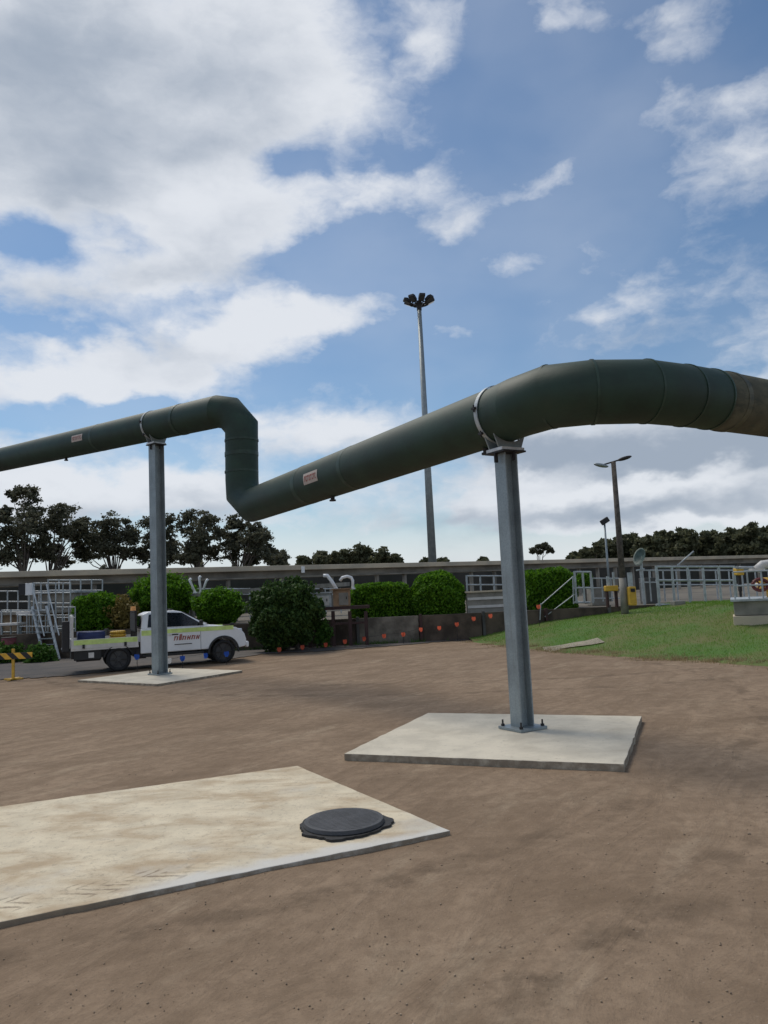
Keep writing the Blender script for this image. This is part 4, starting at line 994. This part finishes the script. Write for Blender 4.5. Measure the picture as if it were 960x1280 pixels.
# red bin
pb_ = at(11, 808, 28.9)
bm = new(); 
t = thing('red_drum', 'faded red drum beside the striped barrier', 'drum', (pb_.x, 28.9, 0.012))
bm = new(); tube(bm, (0, 0, 0), (0, 0, .9), .24, .26, 20); M['drum'] = mat('faded_red', (.20, .05, .06), .6, vs=4, var=.3); obj('body', bm, 'drum', t)
bm = new(); 
for z in (.05, .3, .6, .88): tube(bm, (0, 0, z), (0, 0, z+.025), .27, seg=20)
obj('hoop', bm, 'dark_steel', t)

# striped barrier
bb_ = atz(16, 850, 0.0); yb_ = bb_.y
bar = thing('striped_barrier', 'yellow and black striped barrier board on a yellow post at the left edge', 'barrier', (bb_.x, yb_, 0))
pt_ = at(17, 811, yb_); bm = new(); box(bm, (0, .02, pt_.z/2), (.07, .05, pt_.z)); obj('post', bm, 'yellow', bar)
bm = new(); box(bm, (0, .05, .03), (.5, .10, .04)); box(bm, (0, .05, .03), (.10, .6, .036)); obj('foot', bm, 'yellow', bar)
zt_ = at(17, 820, yb_).z
def stripe_fn(q, tc, c, b):
    s = q.new('ShaderNodeSeparateXYZ'); q.t.links.new(tc, s.inputs[0])
    x = q.math('ADD', s.outputs[0], s.outputs[2]); f = q.math('FRACT', q.math('MULTIPLY', x, 2.6)); return q.mix(q.math('GREATER_THAN', f, .5), c, (.015, .015, .015))
M['stripes'] = mat('striped_board', (.75, .42, .04), .5, fn=stripe_fn)
bm = new(); box(bm, (-.32, -.03, zt_), (1.75, .03, .17)); obj('board', bm, 'stripes', bar)
bm = new(); box(bm, (-.95, .02, zt_/2), (.07, .05, zt_)); obj('post', bm, 'yellow', bar)

# ------------------------------------------------------------------ centre plant: stand, cabinet, gooseneck
pc = at(437, 800, 29.2)
stand = thing('steel_stand', 'dark maroon steel stand between the loose bush and the square hedge', 'stand', (pc.x, 29.0, 0.0))
def rel(px, py, Yd=29.0): p_ = at(px, py, Yd); return Vector((p_.x-pc.x, Yd-29.0, p_.z))
bm = new(); a, b = rel(381, 762), rel(462, 762); box(bm, ((a.x+b.x)/2, .25, a.z), (b.x-a.x, .5, .12)); obj('deck', bm, 'maroon', stand)
for px in (386, 416, 437, 457):
    p_ = rel(px, 764); bm = new(); box(bm, (p_.x, .05, p_.z/2), (.13, .12, p_.z)); obj('leg', bm, 'maroon', stand)
bm = new(); a, b = rel(414, 780), rel(460, 780); box(bm, ((a.x+b.x)/2, .05, a.z), (b.x-a.x, .07, .08)); obj('brace', bm, 'maroon', stand)
def cab(name, label, cat, x0, x1, y0, y1, m_, fr):
    t, wx, h = blk(name, label, cat, x0, x1, y0, y1, 29.05, .4, m_, extra='case')
    bm = new(); box(bm, (wx*.12, -.012, h*.5), (wx*.55, .02, h*.66)); d = obj('door', bm, fr, t)
    bm = new(); box(bm, (wx*.30, -.035, h*.55), (.03, .03, .10)); obj('handle', bm, 'dark_steel', d)
    bm = new(); box(bm, (0, .18, h+.025), (wx+.10, .52, .05)); obj('lid', bm, m_, t)
cab('switch_cabinet', 'silver grey cabinet on the maroon stand', 'cabinet', 386, 414, 742, 760.5, 'galv_light', 'white_dusty')
cab('brown_cabinet', 'tan brown cabinet on the maroon stand beside the silver one', 'cabinet', 416, 437, 737, 760.5, 'tan', 'concrete')
def curve_tube(name, label, cat, pxs, Yd, r, m_, foot=True):
    pts = [at(x, y, Yd) for x, y in pxs]; o0 = pts[0].copy()
    t = thing(name, label, cat, o0)
    obj('tube', sweep([p_-o0 for p_ in pts], r, 12), m_, t, True)
    bm = new(); tube(bm, (0, 0, -.02), (0, 0, .04), r*1.8, seg=12); obj('flange', bm, m_, t)
curve_tube('gooseneck_pipe', 'white gooseneck pipe over the brown cabinet', 'pipe', [(441, 736), (441, 726), (439, 722), (434, 720.5), (428, 722), (425, 726)], 29.6, .055, 'white')
curve_tube('vent_pipe', 'slanting white vent pipe above the silver cabinet', 'pipe', [(421, 737), (415, 727), (409, 719.5), (404, 719.5)], 29.6, .065, 'white')
for i, (a, b, lb) in enumerate((((244, 741), (237, 725), 'left of the three white vents over the ute bonnet'), ((251, 741), (249, 722), 'middle of the three white vents over the ute bonnet'), ((253, 740), (258, 726), 'right of the three white vents over the ute bonnet'))):
    curve_tube('white_vent', lb, 'vent', [a, b, (b[0]+2, b[1]-2)], 32.3, .05, 'white')
blk('marker_post', 'tiny white marker on top of the channel coping', 'marker', 376.5, 380.5, 708, 716, 40, .1, 'white')
# window wall / white panel left of the near post
t, wx, h = blk('panel_wall', 'pale concrete panel wall with two bands left of the near post', 'wall', 583, 637, 740, 768, 30.4, .25, 'concrete', zb=.9, extra='wall')
for z in (.35*h, .72*h): bm = new(); box(bm, (0, -.02, z), (wx*.96, .04, .10)); obj('band', bm, 'white_dusty', t)
bm = new(); box(bm, (0, .1, h+.03), (wx+.1, .35, .06)); obj('coping', bm, 'coping', t)
# right side: kerb, pit with valve, dish, yellow equipment
t, wx, h = blk('brick_kerb', 'low red brick kerb under the right rail frame', 'kerb', 856, 917, 756.5, 762, 29.0, .3, 'brick', zb=.6, extra='bricks')
bm = new(); box(bm, (0, .12, h+.02), (wx+.04, .36, .035)); obj('coping', bm, 'coping', t)
blk('concrete_block', 'small pale concrete block at the left end of the brick kerb', 'block', 843, 857, 751, 760, 28.6, .5, 'concrete', .04, zb=.75)
pitx = 921
t, wx, h = blk('valve_pit', 'tan concrete valve pit on the bank at the right edge', 'valve pit', pitx, 1010, 769, 787, 21.6, 2.4, 'coping', .02, zb=.05, extra='pit_wall')
zz = h; t.rotation_euler.z = -.42
bm = new(); box(bm, (0, 1.1, zz+.21), (wx-.08, 2.1, .40)); obj('upper_wall', bm, 'concrete', t, bevel=.02)
bm = new(); box(bm, (0, 1.1, zz+.44), (wx+.06, 2.3, .06)); obj('grating', bm, 'galv_light', t)
for xx in np.linspace(-wx*.45, wx*.45, 6): bm = new(); tube(bm, (xx, .1, zz+.47), (xx, .1, zz+1.25), .025); obj('post', bm, 'galv_light', t)
for z in (.85, 1.24): bm = new(); tube(bm, (-wx*.45, .1, zz+z), (wx*.45, .1, zz+z), .022); obj('rail', bm, 'galv_light', t)
va = at(948, 731, 22.4)
val = thing('yellow_valve', 'yellow valve body with a dark red handwheel at the right edge', 'valve', va)
bm = new(); tube(bm, (.1, .15, 0), (.75, .15, 0), .20, .20, 18); tube(bm, (.42, .15, -.55), (.42, .15, .2), .13, .13, 14); obj('body', bm, 'yellow', val, bevel=.01)
M['deepred'] = mat('deep_red', (.13, .02, .018), .5)
bm = new(); n = 24
for k in range(n): tube(bm, (math.cos(k/n*6.283)*.22, -.12, math.sin(k/n*6.283)*.16), (math.cos((k+1)/n*6.283)*.22, -.12, math.sin((k+1)/n*6.283)*.16), .05, seg=6)
for k in range(3): a = k*math.pi/3; tube(bm, (math.cos(a)*.2, -.12, math.sin(a)*.14), (-math.cos(a)*.2, -.12, -math.sin(a)*.14), .025, seg=6)
hwl = obj('handwheel', bm, 'deepred', val); bm = new(); tube(bm, (0, -.16, 0), (0, .15, 0), .045, seg=10); obj('hub', bm, 'white_dusty', hwl)
curve_tube('white_pipe', 'fat pale pipe end sticking in at the right edge above the valve', 'pipe', [(946, 712), (953, 706), (985, 702), (1030, 700)], 23.5, .13, 'white_dusty')
curve_tube('grey_duct', 'light blue grey duct running left from the pale pipe at the right edge', 'pipe', [(920, 709.5), (930, 709.5), (948, 709.5)], 23.6, .045, 'galv_light')
t, wx, h = blk('motor_unit', 'small ochre motor on the rail frame near the right edge', 'motor', 921, 930, 710, 719, 24, .3, 'yellow', .03, extra='casing')
bm = new(); box(bm, (0, .15, -.25), (.08, .1, .5)); tube(bm, (0, .15, -1.0), (0, .15, -.4), .04); obj('mount', bm, 'dark_steel', t)
# dish
dp = at(800, 712, 30.5)
dish = thing('dish_antenna', 'teal grey dish facing left on a short stand by the timber pole', 'dish', (dp.x+.1, 30.5, .95))
cz = at(800, 697, 30.5).z-.95
bm = new(); n, mrg = 24, 6; prev = None
mtx = Matrix.Translation((0, 0, cz)) @ Matrix.Rotation(R(-48), 4, 'Z') @ Matrix.Rotation(R(70), 4, 'X') @ Matrix.Rotation(R(-20), 4, 'Y')
rings = []
for j in range(mrg+1):
    r = .36*j/mrg if j else .01; z = .12*(j/mrg)**2
    rings.append([bm.verts.new(mtx @ Vector((math.cos(k/n*6.283)*r, math.sin(k/n*6.283)*r, z))) for k in range(n)])
for j in range(mrg):
    for k in range(n): bm.faces.new((rings[j][k], rings[j][(k+1) % n], rings[j+1][(k+1) % n], rings[j+1][k]))
bmesh.ops.solidify(bm, geom=bm.faces[:], thickness=.02); obj('reflector', bm, 'teal', dish, True)
bm = new(); tube(bm, (0, .1, 0), (0, .1, cz), .06, .05); tube(bm, (-.25, 0, cz-.5), (.1, .1, cz-.45), .03); obj('mast', bm, 'galv_light', dish)
t, wx, h = blk('yellow_cabinet', 'upright yellow cabinet just right of the timber pole', 'cabinet', 786, 795, 733, 757, 27.6, .3, 'yellow', .04, extra='case')
bm = new(); box(bm, (0, -.02, h*.8), (wx*.6, .02, .12)); obj('vent', bm, 'dark_steel', t)
bm = new(); tube(bm, (-.02, .15, h), (-.02, .15, h+.5), .09); obj('column', bm, 'galv_light', t)
t, wx, h = blk('pump', 'yellow pump set on a frame just left of the timber pole', 'pump', 757, 773, 732, 739, 28.6, .3, 'yellow', .03, extra='motor')
bm = new(); tube(bm, (-wx*.2, .15, h), (-wx*.2, .15, h+.35), .06); tube(bm, (wx*.25, .15, h), (wx*.25, .15, h+.5), .04); obj('outlet', bm, 'galv_light', t)
for sx in (-1, 1): bm = new(); box(bm, (sx*wx*.35, .15, -.3), (.07, .2, .6)); obj('leg', bm, 'maroon', t)
curve_tube('boom', 'thin pale rod slanting up from the coping right of the dish', 'rod', [(848, 706), (867, 689)], 36, .035, 'galv_light')
dq = at(716, 803, 23.2); bm = new(); gx_ = np.linspace(-.85, .85, 9); gy_ = np.linspace(-.38, .38, 7)
vv = [[bm.verts.new((a_, b_, float(bankz(dq.x+a_, 23.2+b_))-float(bankz(dq.x, 23.2))+.035)) for a_ in gx_] for b_ in gy_]
for i in range(6):
    for j in range(8): bm.faces.new((vv[i][j], vv[i][j+1], vv[i+1][j+1], vv[i+1][j]))
bmesh.ops.solidify(bm, geom=bm.faces[:], thickness=.05)
o = obj('drain_cover', bm, 'slab_grey'); o.location = (dq.x, 23.2, float(bankz(dq.x, 23.2))); tag(o, 'flat grey concrete drain cover lying in the grass bank', 'drain cover')
blk('grey_unit', 'grey blocky machine housing behind the dish stand', 'machine', 806, 822, 722, 750, 31.8, .8, 'concrete_dark', .02, zb=.95)
blk('grey_unit', 'long grey machine housing behind the yellow pump', 'machine', 739, 760, 735, 752, 32.5, .8, 'concrete', .02, zb=.95)

# ------------------------------------------------------------------ bunting
def bunting(label, pts, mk, stakes, ground_z):
    P = [at(x, y, d) for x, y, d in pts]; o0 = Vector((P[0].x, P[0].y, ground_z))
    t = thing('flag_line', label, 'bunting', o0)
    Pr = [p_-o0 for p_ in P]; line = []
    for a, b in zip(Pr, Pr[1:]):
        for s in np.linspace(0, 1, 5, endpoint=False): q_ = a.lerp(b, s); q_.z -= .03*math.sin(s*math.pi); line.append(q_)
    line.append(Pr[-1]); obj('cord', sweep([l+Vector((0, 0, .075)) for l in line], .004, 5), 'dark_steel', t)
    for i, p_ in enumerate(Pr):
        bm = new(); s = .068; tw = random.uniform(-.5, .5)
        vs = [Vector((-s, 0, .075)), Vector((s, 0, .075)), Vector((s*1.15, .01, -.01)), Vector((s*.6, 0, -.08)), Vector((-s*.5, -.02, -.085)), Vector((-s*1.05, .01, -.01))]
        rot = Matrix.Rotation(tw, 3, 'Z'); fv = [bm.verts.new(p_+rot @ v_) for v_ in vs]; bm.faces.new(fv)
        bmesh.ops.solidify(bm, geom=bm.faces[:], thickness=.006)
        mm_ = mk[i % len(mk)]; o = obj('flag', bm, mm_, t)
        if len(set(mk)) > 1: o['label'] = {'flag_blue': 'blue flag', 'white': 'white flag', 'flag_orange': 'orange flag'}[mm_]
    for i in stakes:
        p_ = Pr[i]; bm = new(); tube(bm, (p_.x, p_.y+.02, 0), (p_.x, p_.y+.02, p_.z+.11), .010, seg=6); obj('stake', bm, 'dark_steel', t)
bunting('line of small orange flags strung low along the back edge of the dirt', [(349, 812, 27.0), (378, 809, 27.3), (407, 806, 27.7), (431, 802, 28.1), (455, 798.5, 28.4), (480, 795, 28.7), (504, 793, 28.8), (526, 787, 28.9), (549, 785, 28.9), (571, 780.5, 28.9), (592, 773.5, 28.9), (613, 770, 28.9), (673, 758.5, 28.7)], ['flag_orange'], (0, 3, 6, 9, 12), 0.0)
bunting('line of blue flags strung in front of the ute wheels', [(171, 821, 22.6), (211, 826, 22.5), (228, 823, 22.8), (257, 819.5, 23.1), (283, 817.5, 23.4)], ['flag_blue', 'white', 'flag_blue', 'flag_blue', 'flag_blue'], (0, 2, 4), 0.0)
